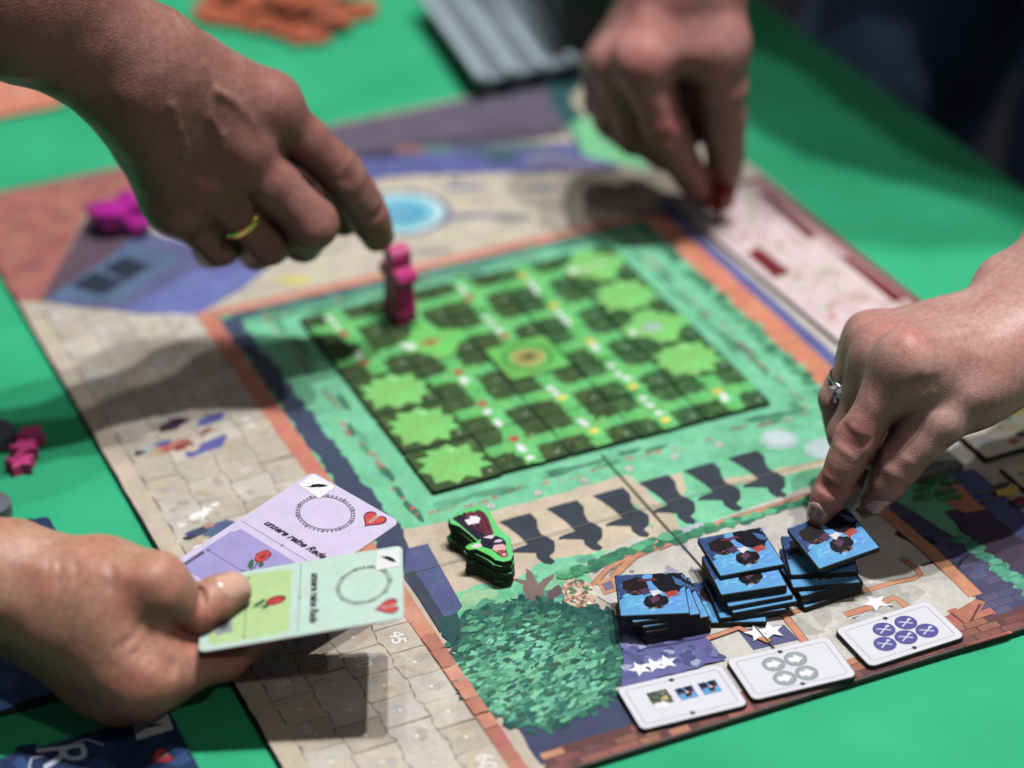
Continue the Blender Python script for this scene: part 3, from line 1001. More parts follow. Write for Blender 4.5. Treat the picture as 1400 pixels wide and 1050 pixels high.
def garden_tile(i, j):
    cx, cy = (i + .5) * S + (random.uniform(-.0004, .0004)), (j + .5) * S + random.uniform(-.0004, .0004)
    if i == 0:
        cy -= .0006
    rz = random.uniform(-.012, .012)
    t = empty('garden_tile', (cx, cy, 0.0007))
    t.rotation_euler.z = rz
    put('card_base', tile_me, None, t)
    hed = HEDGE_B if i >= 3 else HEDGE_A
    p = Pr(TILE_TH)
    sc = lambda q: [(x * S, y * S) for x, y in q]
    p.poly(rrect(S - .0012, S - .0012, .0006, 2), hed[0], L(1))
    p.dabs(lambda x, y: True, (-S * .46, -S * .46, S * .46, S * .46), 150, .0011, hed, L(1.5), 5e-7, 1.3)
    p.dabs(lambda x, y: True, (-S * .44, -S * .44, S * .44, S * .44), 34, .0010, [(88, 122, 62), (76, 112, 58), (36, 58, 36)] if i < 3 else [(92, 138, 72), (80, 128, 66), (36, 66, 40)], L(2), 0, 1.5)
    if i >= 3:
        p.dabs(lambda x, y: True, (-S * .46, -S * .46, S * .46, S * .46), 60, .0005, [(96, 130, 64), (110, 120, 70), (80, 116, 56)], L(2.4), 3e-7, 1.2)
    else:
        p.dabs(lambda x, y: True, (-S * .46, -S * .46, S * .46, S * .46), 26, .0006, [(96, 62, 48), (84, 70, 50), (60, 66, 40)], L(2.4), 3e-7, 1.2)
    walk, lawn = (86, 192, 92), (122, 204, 98)
    if (i, j) in LAWN:
        p.poly(sc(lawn_outline(True, False)), lawn, L(4))
        p.blob(.004, .010, .0022, .0012, (170, 226, 150), L(5), .2, 9)
    elif (i, j) == (2, 2):
        p.poly(sc([(-.46, -.40), (-.40, -.46), (.40, -.46), (.46, -.40), (.46, .40), (.40, .46), (-.40, .46), (-.46, .40)]), (96, 190, 74), L(4))
        p.ring(0, 0, S * .33, S * .33, .0016, (70, 130, 64), L(5), 30)
        p.blob(0, 0, S * .24, S * .24, (176, 168, 92), L(5.2), .06, 24)
        p.blob(0, 0, S * .15, S * .15, (140, 136, 70), L(5.5), .2, 14)
        p.blob(.001, .001, S * .07, S * .06, (84, 84, 50), L(6), .3, 10)
    elif (i, j) in ((1, 3), (4, 2), (4, 4)):
        p.poly(sc(lawn_outline(True, True)), lawn if i == 4 else (108, 204, 88), L(4))
    else:
        p.poly(sc(cross_outline(.125, .135)), walk, L(3.6))
        p.poly(sc(lawn_outline(False, False)), (98, 200, 100), L(4))
        for _ in range(30):                      # leaves hanging over the edge of the walk
            u, v = random.choice([-1, 1]) * random.uniform(.11, .17), random.uniform(.16, .47) * random.choice([-1, 1])
            if random.random() < .5:
                u, v = v, u
            p.blob(u * S, v * S, .0011, .0008, random.choice(hed), L(4.5), .35, 7, random.random() * 3)
        for _ in range(3):
            p.blob(random.uniform(-.4, .4) * S, random.uniform(-.4, .4) * S, .0005, .0005, (196, 204, 190), L(4.8), .3, 7)
    p.blob(.0125, -.0125, .0007, .0007, (200, 204, 196), L(6), .1, 8)
    for _ in range(2):
        p.stroke([(random.uniform(-.014, .0), random.choice([-.0155, .0155])), (random.uniform(.002, .014), random.choice([-.0155, -.0152]))], .0006, (86, 104, 84), L(3)) if False else None
    p.build('printed_hedge', t)
    inv = Matrix.Rotation(-rz, 2)

    def loc(px, py):
        x, y = bp([(px, py)], TILE_TH)[0]
        v = inv @ Vector((x - cx, y - cy))
        return max(-.0155, min(.0155, v.x)), max(-.0155, min(.0155, v.y))
    desc = 'ragged lawn'
    if (i, j) in MARK:
        kind, tail, head = MARK[i, j]
        q = Pr(TILE_TH)
        for k, (px, py) in enumerate(tail):
            x, y = loc(px, py)
            q.blob(x, y, .0019, .0021, (230, 234, 234), L(7) + k * 1e-6, .25, 9)
        x, y = loc(*head)
        q.blob(x, y, .0025, .0022, (188, 26, 34) if kind == 'r' else (236, 206, 60), L(8), .12, 10)
        q.build('printed_marker', t)
        desc = '%s headed white marker' % ('red' if kind == 'r' else 'yellow')
    elif (i, j) == (2, 2):
        desc = 'round gold emblem'
    elif (i, j) == (1, 3):
        q = Pr(TILE_TH)
        x, y = loc(559, 475)
        q.blob(x, y, .0042, .0026, (232, 234, 234), L(7), .12, 12, -.9)
        x, y = loc(588, 470)
        q.blob(x, y, .0042, .0026, (190, 112, 44), L(7), .25, 10)
        q.blob(x + .0005, y, .0018, .0012, (120, 60, 34), L(8), .25, 10)
        q.build('printed_marker', t)
        desc = 'orange flower bed'
    elif (i, j) == (4, 2):
        q = Pr(TILE_TH)
        x, y = loc(866, 456)
        q.blob(x, y, .0022, .0022, (226, 230, 230), L(7), .15, 10)
        x, y = loc(892, 449)
        q.blob(x, y, .0052, .0038, (168, 196, 190), L(7), .15, 12)
        q.build('printed_marker', t)
        desc = 'pale pond'
    elif (i, j) == (4, 4):
        q = Pr(TILE_TH)
        x, y = loc(783, 372)
        q.blob(x, y, .0026, .0026, (226, 232, 230), L(7), .15, 10)
        x2, y2 = loc(829, 361)
        q.stroke([(x, y), (x2, y2)], .0034, (176, 214, 160), L(6.8))
        q.build('printed_marker', t)
        desc = 'pale path'
    elif (i, j) == (1, 4):
        desc = 'pink figure'
    tag(t, f'garden tile with {desc}, row {ORD[j]} from shadow figures, column {ORD[i]} from track', 'game tile', 'garden tiles laid in a square')


for i in range(5):
    for j in range(5):
        garden_tile(i, j)

# ================================================================ pink standing figure on the tiles
M_FIG = plain('magenta_painted_wood', (204, 58, 128), 0.42, 0.14, 220, 0.15, 700)
M_PINK = plain('pink_painted_wood', (218, 74, 144), 0.42, 0.08, 200, 0.1, 700)


def extrude_profile(name, prof, th, ex, dx, mat, bev=.0006):
    """profile in the (dx, z) plane, pushed out along ex by th"""
    me = slab_mesh(name, prof, th, -th / 2, 0)
    bm = bmesh.new()
    bm.from_mesh(me)
    M = Matrix((Vector((dx[0], 0, ex[0])), Vector((dx[1], 0, ex[1])), Vector((0, 1, 0)))).to_4x4()
    bmesh.ops.transform(bm, matrix=M, verts=bm.verts)
    bmesh.ops.remove_doubles(bm, verts=bm.verts, dist=1e-6)
    bmesh.ops.dissolve_limit(bm, angle_limit=.02, verts=bm.verts, edges=bm.edges)
    bmesh.ops.bevel(bm, geom=[e for e in bm.edges if e.is_manifold and e.calc_face_angle(0) > .5], offset=bev, segments=2, affect='EDGES')
    bmesh.ops.recalc_face_normals(bm, faces=bm.faces)
    bm.to_mesh(me)
    bm.free()
    me.materials.append(mat)
    return me


ex = np.array((CR[0], CR[1]))
ex /= np.linalg.norm(ex)
dx = np.array((-ex[1], ex[0]))
ang = math.radians(30)
ex = np.array((ex[0] * math.cos(ang) - ex[1] * math.sin(ang), ex[0] * math.sin(ang) + ex[1] * math.cos(ang)))
dx = np.array((-ex[1], ex[0]))
half = [(-.0075, 0), (-.0082, .006), (-.0066, .0135), (-.0058, .0215), (-.0100, .0232), (-.0112, .0262), (-.0098, .0292), (-.0056, .0300), (-.0042, .0316), (-.0052, .0346), (-.0045, .0388), (-.0020, .0408)]
prof = half + [(-x, z) for x, z in reversed(half)]
pw = put('standing_figure', extrude_profile('standing_figure', [(x, z * .97) for x, z in prof], .0105, ex, dx, M_FIG, .0004))
P0 = b(548, 440)
pw.location = (P0[0], P0[1], .0026)
tag(pw, 'pink wooden figure standing upright on a garden tile under the pointing finger', 'game figure')

# ================================================================ pile of cut-out lady tokens
out_px = zp([(150, 190), (220, 150), (300, 112), (400, 90), (470, 84), (512, 112), (545, 175), (590, 250), (640, 310), (700, 352), (722, 430), (738, 520), (715, 568), (650, 582), (575, 566), (530, 530), (470, 500), (400, 466), (330, 474), (300, 452), (330, 425), (412, 400), (340, 335), (250, 262), (170, 236)], 590, 680, 6.56)
top_z = .0134
outline = np.array(bp(out_px, top_z))
oc = outline.mean(0)
lady_me = slab_mesh('card_base', [tuple(p - oc) for p in outline], .0021, 0, .0002)
lady_me.materials.append(M_GREEN_EDGE)
for k in range(6):
    t = empty('lady_token', (oc[0] + (random.uniform(-.0007, .0007) if k < 5 else 0), oc[1] + (random.uniform(-.0007, .0007) if k < 5 else 0), .0008 + .00212 * k))
    if k < 5:
        t.rotation_euler.z = random.uniform(-.05, .05)
    put('card_base', lady_me, None, t)
    q = Pr(.0021)
    loc = [tuple((p - oc) * .985) for p in outline]
    q.poly(loc, (84, 214, 104), L(1))
    if k == 5:
        zz = lambda pts: [tuple(np.array(b(x, y, top_z)[:2]) - oc) for x, y in zp(pts, 590, 680, 6.56)]
        q.poly(zz([(185, 190), (245, 158), (275, 158), (290, 135), (320, 142), (345, 125), (380, 132), (410, 112), (445, 120), (475, 140), (510, 190), (560, 330), (500, 345), (440, 372), (420, 390), (350, 330), (260, 250)]), (44, 36, 60), L(2))
        q.poly(zz([(300, 145), (440, 120), (475, 140), (512, 192), (560, 330), (480, 345), (420, 300), (350, 230), (310, 190)]), (112, 40, 62), L(3))
        for a_, c_ in (((420, 140), (470, 300)), ((450, 130), (520, 300)), ((380, 150), (440, 290)), ((360, 200), (480, 345))):
            q.stroke(zz([a_, c_]), .0007, (70, 28, 50), L(3.5))
        q.poly(zz([(295, 205), (345, 195), (340, 172), (405, 170), (440, 190), (425, 232), (375, 240), (330, 250)]), (236, 228, 232), L(4))
        q.poly(zz([(440, 372), (520, 338), (580, 345), (640, 370), (668, 400), (668, 470), (690, 520), (660, 545), (620, 535), (540, 470), (440, 440)]), (40, 36, 62), L(2.5))
        q.poly(zz([(352, 446), (380, 425), (440, 415), (455, 440), (400, 456)]), (232, 206, 214), L(3))
        q.poly(zz([(460, 362), (520, 342), (570, 345), (540, 372)]), (226, 214, 222), L(3.2))
        q.poly(zz([(545, 470), (560, 430), (640, 420), (668, 440), (660, 480), (600, 500)]), (224, 170, 174), L(3.4))
        q.poly(zz([(585, 480), (640, 470), (690, 515), (665, 545), (620, 535)]), (152, 64, 66), L(3.6))
        q.blob(*zz([(652, 515)])[0], .0009, .0009, (226, 176, 180), L(4.4), .2, 9)
        q.blob(*zz([(600, 390)])[0], .0020, .0010, (206, 190, 206), L(3.5), .3, 9)
        q.blob(*zz([(520, 425)])[0], .0016, .0012, (28, 26, 46), L(3.9), .3, 9)
    q.build('printed_figure', t, M_CARD)
    tag(t, ('green rimmed lady figure token with white arrow, topmost of its pile' if k == 5 else f'green rimmed lady figure token, {ORD[k]} from the bottom of its pile'), 'game token', 'pile of lady figure tokens')

# ================================================================ small blue picture tiles
BT = .0280
BTH = .0021
blue_me = slab_mesh('card_base', rrect(BT, BT, .0008, 2), BTH, 0, .0002)
blue_me.materials.append(M_EDGE)


def blue_art(p, s, z0=0.0, dens=1.0):
    """two dark heads before a painted blue sky; s = side length, local origin in the middle"""
    m = lambda pts: [((u - .5) * s, (.5 - v) * s) for u, v in pts]
    p.poly(m([(0.01, 0.01), (.99, 0.01), (.99, .99), (0.01, .99)]), (74, 158, 216), z0 + L(1))
    p.rough(m([(.01, .01), (.42, .01), (.30, .30), (.20, .50), (.01, .62)]), (38, 72, 122), z0 + L(1.6), s * .08, s * .02)
    k = 0
    for _ in range(int(34 * dens)):
        u, v = random.random(), random.random()
        x, y = (u - .5) * s * .88, (.5 - v) * s * .88
        c = random.choice([(92, 174, 228), (62, 146, 208), (108, 186, 232), (56, 134, 196)]) if v > .45 or u > .5 else random.choice([(46, 92, 150), (36, 70, 118), (60, 116, 176)])
        p.blob(x, y, s * .07, s * .035, c, z0 + L(2) + k * 5e-7, .3, 8, random.uniform(-.4, .8))
        k += 1
    p.rough(m([(.55, .01), (.99, .01), (.99, .34), (.90, .48), (.74, .52), (.60, .40), (.52, .18)]), (22, 22, 34), z0 + L(3.6), s * .06, s * .02)
    p.rough(m([(.10, .16), (.30, .06), (.46, .14), (.44, .40), (.30, .52), (.16, .48), (.08, .34)]), (36, 28, 32), z0 + L(3.2), s * .06, s * .025)
    p.rough(m([(.40, .56), (.56, .48), (.70, .56), (.72, .74), (.60, .86), (.44, .84), (.36, .72)]), (28, 24, 30), z0 + L(4), s * .05, s * .025)
    p.rough(m([(.30, .40), (.46, .34), (.50, .44), (.38, .54)]), (84, 54, 92), z0 + L(4.3), s * .05, s * .02)
    p.rough(m([(.46, .42), (.60, .40), (.64, .48), (.52, .56)]), (226, 218, 220), z0 + L(4.6), s * .05, s * .02)
    p.rough(m([(.66, .46), (.88, .44), (.90, .54), (.72, .62)]), (168, 40, 44), z0 + L(4.8), s * .05, s * .02)
    p.rough(m([(.44, .60), (.56, .54), (.60, .66), (.50, .74)]), (92, 54, 84), z0 + L(4.9), s * .05, s * .02)
    p.rough(m([(.30, .14), (.55, .10), (.62, .16), (.44, .20)]), (98, 44, 66), z0 + L(5), s * .05, s * .015)
    p.rough(m([(.84, .08), (.97, .20), (.96, .34), (.86, .26)]), (48, 96, 158), z0 + L(5.1), s * .05, s * .015)
    for _ in range(10):
        u, v = random.uniform(.40, .66), random.uniform(.76, .86)
        p.blob((u - .5) * s, (.5 - v) * s, s * .02, s * .014, random.choice([(110, 84, 60), (70, 50, 44), (150, 118, 84)]), z0 + L(5.4) + random.random() * 1e-5, .3, 7)
    for _ in range(8):
        u, v = random.uniform(.12, .32), random.uniform(.40, .50)
        p.blob((u - .5) * s, (.5 - v) * s, s * .02, s * .014, random.choice([(140, 106, 76), (84, 60, 52)]), z0 + L(5.4) + random.random() * 1e-5, .3, 7)


_bp = Pr(BTH)
blue_art(_bp, BT * .985)
_tmp = _bp.build('printed_picture', None, M_CARD)
blue_print = _tmp.data
bpy.data.objects.remove(_tmp)


def tile_at(px, py, z, rz, label, rx=0.0, ry=0.0, group='small blue picture tiles'):
    P = b(px, py, z + BTH)
    t = empty('picture_tile', (P[0], P[1], z))
    t.rotation_euler = (rx, ry, rz)
    put('card_base', blue_me, None, t)
    put('printed_picture', blue_print, None, t)
    tag(t, label, 'game tile', group)
    return t


def ang_px(a, c, z):
    p, q = b(*a, z), b(*c, z)
    return math.atan2(q[1] - p[1], q[0] - p[0])


Z5 = lambda x, y: (820 + x / 3.5, 680 + y / 3.5)
zb = .0008
# stack beside the painted tree (each: centre in the enlargement, the two ends of its upper edge)
s1 = [((322, 562), (180, 560), (480, 500)), ((320, 542), (176, 545), (480, 492)), ((325, 521), (178, 530), (480, 474)), ((318, 500), (174, 512), (478, 462)), ((282, 481), (120, 480), (440, 440)), ((250, 462), (78, 368), (395, 355))]
for k, (c, a_, e_) in enumerate(s1):
    z = zb + k * (BTH + .00006)
    tile_at(*Z5(*c), z, ang_px(Z5(*a_), Z5(*e_), z), 'blue picture tile, %s of the stack beside the painted tree' % ('topmost' if k == 5 else ORD[k] + ' from the bottom'))
# the slipping stack in the middle
s2 = [((620, 500), (440, 402), (745, 395)), ((690, 462), (480, 372), (800, 330)), ((735, 432), (500, 330), (830, 270)), ((715, 402), (470, 322), (800, 262)), ((690, 366), (462, 310), (780, 262)), ((690, 350), (465, 285), (770, 240)), ((674, 258), (472, 195), (757, 143))]
for k, (c, a_, e_) in enumerate(s2):
    z = zb + k * (BTH + .00006)
    tile_at(*Z5(*c), z, ang_px(Z5(*a_), Z5(*e_), z), 'blue picture tile, %s of the slipping middle stack' % ('topmost' if k == 6 else ORD[k] + ' from the bottom'))
s3 = [((1030, 398), (850, 330), (1120, 240)), ((1040, 372), (850, 300), (1140, 230)), ((1045, 350), (860, 280), (1150, 216)), ((1050, 325), (855, 240), (1170, 215)), ((1050, 270), (862, 195), (1180, 180))]
for k, (c, a_, e_) in enumerate(s3):
    z = zb + k * (BTH + .00006)
    tile_at(*Z5(*c), z, ang_px(Z5(*a_), Z5(*e_), z), 'blue picture tile, %s of the stack under the ringed hand' % ('topmost' if k == 4 else ORD[k] + ' from the bottom'))
HELD_Z = .0205
held = tile_at(*Z5(1118, 192), HELD_Z, ang_px(Z5(935, 140), Z5(1240, 62), HELD_Z), 'blue picture tile pinched between the ringed hand\'s index finger and thumb', math.radians(5), math.radians(-6))

# ================================================================ white oblong tokens on the near edge
TW, TH_, TT = .0445, .0275, .0019
tok_me = slab_mesh('card_base', rrect(TW, TH_, .0028, 4), TT, 0, .0003)
tok_me.materials.append(M_EDGE)
INK = (46, 48, 66)


def white_token(corners, label):
    P = [b(x, y, TT) for x, y in corners]
    c = sum(P) / 4
    rz = math.atan2((P[1] - P[0] + P[2] - P[3])[1], (P[1] - P[0] + P[2] - P[3])[0])
    t = empty('goal_token', (c[0], c[1], .0009))
    t.rotation_euler.z = rz
    put('card_base', tok_me, None, t)
    p = Pr(TT)
    p.poly(rrect(TW - .0007, TH_ - .0007, .0026, 4), (222, 221, 229), L(1))
    r = rrect(TW - .006, TH_ - .006, .0014, 3)
    p.stroke(r + [r[0]], .00022, (120, 122, 136), L(2))
    p.star(0, TH_ / 2 - .003, .0014, INK, L(3), .2, 5, .6)
    p.star(0, -TH_ / 2 + .003, .0014, INK, L(3), .2, 5, .6)
    p.build('printed_face', t, M_TOKEN)
    tag(t, label, 'game token', 'white goal tokens along the near board edge')
    return t


W1 = white_token([(839, 941), (987, 907), (1025, 968), (877, 1004)], 'white token printed with one landscape and two small blue pictures')
q = Pr(TT)
m1 = lambda x, y: (x * TW, y * TH_)
x, y = m1(-.185, .08)
q.poly([(x - .0042, y - .0042), (x + .0042, y - .0042), (x + .0042, y + .0042), (x - .0042, y + .0042)], (62, 92, 66), L(3))
q.dabs(lambda a, c: True, (x - .0034, y - .0034, x + .0034, y + .0034), 40, .0008, [(56, 84, 60), (108, 120, 84), (196, 176, 120), (80, 88, 96)], L(3.5), 5e-7)
q.poly([(x - .004, y - .006), (x - .0005, y - .006), (x - .0005, y - .0075), (x + .0022, y - .0046), (x - .0005, y - .0018), (x - .0005, y - .003), (x - .004, y - .003)], (238, 238, 242), L(5))
q.build('printed_landscape', W1, M_TOKEN)
for u in (.055, .275):
    q = Pr(TT + L(1.5), u * TW, .045 * TH_)
    blue_art(q, .0074, 0, .4)
    q.build('printed_picture', W1, M_TOKEN)
W2 = white_token([(989, 903), (1133, 869), (1173, 929), (1031, 962)], 'white token printed with four grey circles holding white arrows')
for u, v in ((-.125, .16), (.085, .16), (-.115, -.19), (.095, -.19)):
    q = Pr(TT)
    x, y = m1(u, v)
    q.blob(x, y, .0046, .0046, (134, 148, 152), L(3), 0, 28)
    q.blob(x, y, .0040, .0040, (158, 168, 172), L(3.4), 0, 28)
    q.poly([(x - .0028, y - .0012), (x - .0002, y - .0014), (x - .0003, y - .0026), (x + .0030, y - .0002), (x + .0004, y + .0028), (x, y + .0014), (x - .0026, y + .0016)], (240, 240, 242), L(4))
    q.build('printed_circle', W2, M_TOKEN)
W3 = white_token([(1140, 862), (1267, 823), (1321, 873), (1191, 915)], 'white token printed with five purple circles holding crossed white marks')
for u, v in ((-.10, .17), (.13, .17), (-.205, -.13), (.015, -.13), (.235, -.13)):
    q = Pr(TT)
    x, y = m1(u, v)
    q.blob(x, y, .0046, .0046, (82, 80, 152), L(3), 0, 28)
    q.stroke([(x - .0026, y - .0016), (x + .0028, y + .0016)], .0007, (206, 206, 226), L(4))
    q.stroke([(x - .0022, y + .0018), (x + .0024, y - .0016)], .0007, (206, 206, 226), L(4.2))
    q.blob(x + .0024, y + .0014, .0009, .0007, (206, 206, 226), L(4.4), .1, 10)
    q.blob(x - .0022, y + .0012, .0008, .0006, (150, 150, 196), L(4.4), .1, 10)
    q.build('printed_circle', W3, M_TOKEN)

# ================================================================ player panel with red bars, red cube
rp = empty('player_panel', (.252, .092, .0009))
rp.rotation_euler.z = math.radians(1.6)
rw, rh = .0575, .222
put('card_base', slab_mesh('card_base', rrect(rw, rh, .001, 2), .0017, 0, .0003), M_EDGE, rp)
q = Pr(.0017)
q.poly(rrect(rw - .0008, rh - .0008, .001, 2), (226, 204, 204), L(1))
q.poly([(rw / 2 - .0046, -rh / 2 + .001), (rw / 2 - .0006, -rh / 2 + .001), (rw / 2 - .0006, rh / 2 - .001), (rw / 2 - .0046, rh / 2 - .001)], (124, 34, 40), L(2.2))
q.poly([(-rw / 2 + .0008, rh / 2 - .005), (rw / 2 - .0006, rh / 2 - .005), (rw / 2 - .0006, rh / 2 - .001), (-rw / 2 + .0008, rh / 2 - .001)], (96, 44, 50), L(2.2))
for k in range(5):
    yk = rh / 2 - .022 - k * .036
    for xk in (-.016, .002):
        q.stroke([(xk - .007, yk), (xk + .007, yk), (xk + .007, yk - .024), (xk - .007, yk - .024), (xk - .007, yk)], .0007, (196, 130, 134), L(2.6))
        for m_ in range(4):
            q.blob(xk + random.uniform(-.005, .005), yk - random.uniform(.004, .020), .0022, .0013, random.choice([(184, 96, 104), (150, 190, 120), (206, 150, 152), (170, 70, 80)]), L(2.8), .3, 8)
q.poly([(rw / 2 - .0125, -rh / 2 + .03), (rw / 2 - .0036, -rh / 2 + .03), (rw / 2 - .0036, rh / 2 - .004), (rw / 2 - .0125, rh / 2 - .004)], (196, 160, 162), L(2))
q.dabs(lambda x, y: True, (-rw * .44, -rh * .46, rw * .22, rh * .46), 70, .0016, [(206, 160, 164), (224, 196, 198), (178, 214, 150), (196, 130, 136), (234, 222, 222)], L(2.4), 1e-6)
q.build('printed_sheet', rp, M_CARD)
RM = Matrix.Rotation(-rp.rotation_euler.z, 2)


def rl(pts):
    return [tuple(RM @ (Vector(b(x, y, .0026)[:2]) - Vector((.252, .092)))) for x, y in pts]


for pts in ([(1034, 263), (1048, 263), (1118, 322), (1106, 328)], [(1148, 352), (1160, 350), (1238, 408), (1222, 414)], [(1019, 345), (1042, 341), (1082, 373), (1058, 380)]):
    Pr(.0017).poly(rl(pts), (122, 18, 24), L(4)).build('printed_red_bar', rp, M_CARD)
tag(rp, 'white player panel with dark red bars lying along the board edge', 'player panel')

M_RED = plain('red_painted_wood', (176, 24, 30), 0.45, 0.1, 200)
cs = .0128


def soft_box(name, sx, sy, sz, bev, mat):
    bm = bmesh.new()
    bmesh.ops.create_cube(bm, size=1)
    bmesh.ops.scale(bm, vec=(sx, sy, sz), verts=bm.verts)
    bmesh.ops.bevel(bm, geom=bm.edges[:], offset=bev, segments=2, affect='EDGES')
    me = bpy.data.meshes.new(name)
    bm.to_mesh(me)
    bm.free()
    me.materials.append(mat)
    return me


CUBE = J(983, 268, 1.283)
cb_o = put('red_cube', soft_box('red_cube', cs, cs, cs, .0008, M_RED))
cb_o.location = CUBE
cb_o.rotation_euler = (.12, .1, .5)
tag(cb_o, 'small red wooden cube pinched between finger and thumb', 'game cube')

# ================================================================ cream panels at the right
def cream_panel(cx, cy, wd, ht, th, rz, col, label, icons, z=.0009):
    t = empty('player_panel', (cx, cy, z))
    t.rotation_euler.z = rz
    put('card_base', slab_mesh('card_base', rrect(wd, ht, .001, 2), th, 0, .0003), M_EDGE, t)
    q = Pr(th)
    q.poly(rrect(wd - .0008, ht - .0008, .001, 2), col, L(1))
    q.dabs(lambda x, y: True, (-wd * .45, -ht * .45, wd * .45, ht * .45), 60, .002, [(224, 216, 186), (232, 226, 204), (222, 206, 150), (216, 214, 190)], L(1.6), 1e-6)
    q.build('printed_sheet', t, M_CARD)
    for k, (px, py, rx, ry, c) in enumerate(icons):
        P = b(px, py, z + th)
        v = Matrix.Rotation(-rz, 2) @ Vector((P[0] - cx, P[1] - cy))
        Pr(th).blob(v.x, v.y, rx, ry, c, L(3 + .2 * k), .2, 12).build('printed_icon', t, M_CARD)
    tag(t, label, 'player panel')
    return t


cream_panel(.2625, -.0365, .064, .096, .0026, 0, (230, 224, 202), 'cream player panel with a yellow corner, partly under the wrist',
            [(1386, 603, .003, .002, (190, 70, 76)), (1396, 594, .003, .002, (60, 64, 60)), (1375, 572, .0028, .0018, (130, 190, 140)), (1393, 556, .008, .006, (240, 206, 40)), (1345, 603, .004, .003, (210, 212, 216)), (1398, 541, .006, .008, (242, 208, 40)), (1368, 585, .002, .0014, (210, 180, 120))])
cream_panel(.264, -.140, .062, .096, .0014, 0, (204, 204, 172), 'pale green player panel with a yellow pot and red icon',
            [(1374, 670, .0055, .0045, (222, 180, 70)), (1370, 664, .004, .0022, (80, 74, 70)), (1394, 685, .0036, .003, (130, 34, 44)), (1397, 690, .0020, .002, (90, 90, 110)), (1352, 672, .006, .001, (110, 110, 106)), (1358, 682, .006, .0008, (110, 110, 106)), (1396, 648, .0012, .0012, (60, 60, 60))])
gt = empty('stone_tile', tuple(b(1262, 634)[:2]) + (.0009,))
put('card_base', slab_mesh('card_base', rrect(.026, .026, .001, 2), .0026, 0, .0003), M_GREY_EDGE, gt)
Pr(.0026).poly(rrect(.0252, .0252, .001, 2), (120, 122, 116), L(1)).build('printed_face', gt, M_CARD)
tag(gt, 'grey square tile on the board beneath the ringed hand', 'game tile')

# ================================================================ pieces on the cloth at the left
M_GREYW = plain('grey_painted_wood', (104, 110, 118), 0.5, 0.1, 120)
star_pts = []
for k in range(10):
    r = .0072 if k % 2 == 0 else .0042
    t = math.pi * k / 5 + math.pi / 2
    star_pts.append((r * math.cos(t), r * math.sin(t)))
star_me = slab_mesh('star_token', star_pts, .0064, 0, .0005)
star_me.materials.append(M_PINK)
for k, (px, py, rz, lb) in enumerate(((41, 589, .3, 'pink wooden star at the end of its row nearest the paved track'), (33, 607, .1, 'pink wooden star in the middle of its row of three'), (27, 627, -.1, 'pink wooden star at the end of its row nearest the blue decks'))):
    o = put('star_token', star_me)
    P = b(px, py, ZC + .007)
    o.location = (P[0], P[1], ZC + .0006)
    o.rotation_euler.z = rz
    tag(o, lb, 'star token', 'pink wooden stars on the cloth')
disc = [(math.cos(2 * math.pi * k / 28) * .0092, math.sin(2 * math.pi * k / 28) * .0092) for k in range(28)]
disc_me = slab_mesh('grey_disc', disc, .007, 0, .0006)
disc_me.materials.append(M_GREYW)
for px, py, lb in ((-8, 588, 'grey wooden disc on the cloth right beside the pink stars'), (-14, 688, 'grey wooden disc on the cloth close to the navy deck')):
    o = put('grey_disc', disc_me)
    P = b(px, py, ZC + .007)
    o.location = (P[0], P[1], ZC + .0006)
    tag(o, lb, 'disc', 'grey wooden discs on the cloth')


def gem_mat():
    m, nt, p = _new('magenta_acrylic')
    p.inputs['Base Color'].default_value = (*lin((196, 48, 164)), 1)
    p.inputs['Roughness'].default_value = 0.08
    p.inputs['Transmission Weight'].default_value = 0.15
    p.inputs['IOR'].default_value = 1.49
    return m


M_GEM = gem_mat()
for px, py, s_, lb in ((150, 303, .0140, 'larger magenta acrylic gem on the painted roof'), (182, 279, .0115, 'smaller magenta acrylic gem behind the larger one'), (186, 306, .0085, 'clear pink acrylic gem touching the larger one')):
    bm = bmesh.new()
    bmesh.ops.create_icosphere(bm, subdivisions=1, radius=1)
    for v in bm.verts:
        v.co += Vector([random.uniform(-.16, .16) for _ in range(3)])
    bmesh.ops.scale(bm, vec=(s_, s_ * .85, s_ * .62), verts=bm.verts)
    zmin = min(v.co.z for v in bm.verts)
    for v in bm.verts:
        v.co.z -= zmin
    me = bpy.data.meshes.new('acrylic_gem')
    bm.to_mesh(me)
    bm.free()
    o = put('acrylic_gem', me, M_GEM)
    P = b(px, py, .006)
    o.location = (P[0], P[1], .0007)
    o.rotation_euler.z = random.random() * 3
    tag(o, lb, 'gem', 'magenta acrylic gems')

# heap of terracotta tokens on the far cloth
M_TERRA = plain('terracotta_wood', (192, 104, 76), 0.4, 0.2, 150, 0.2, 500)
tok = []
for k in range(14):
    t = 2 * math.pi * k / 14
    r = .0125 * (1 + .24 * math.cos(3 * t + .4))
    tok.append((r * math.cos(t), r * math.sin(t) * .82))
terr = slab_mesh('leaf_token', tok, .0045, 0, .0008)
terr.materials.append(M_TERRA)
base = [(285, 12), (315, 20), (345, 5), (360, 28), (385, 34), (408, 36), (425, 44), (440, 20), (455, 30), (470, 12), (492, 8), (385, 8), (410, 12), (330, -6), (300, -8), (430, -4), (370, -12), (465, -10)]
for k, (px, py) in enumerate(base):
    o = put('leaf_token', terr)
    lay = 0 if k in (0, 1, 3, 4, 5, 6, 9, 10) else 1 + (k % 2)
    P = b(px, py, ZC + .006)
    o.location = (P[0], P[1], ZC + .0015 + lay * .0052)
    o.rotation_euler = (random.uniform(-.25, .25) * (lay > 0), random.uniform(-.25, .25) * (lay > 0), random.random() * 6)
    tag(o, 'terracotta coloured wooden token lying in the heap on the far cloth', 'game token', 'heap of terracotta wooden tokens')

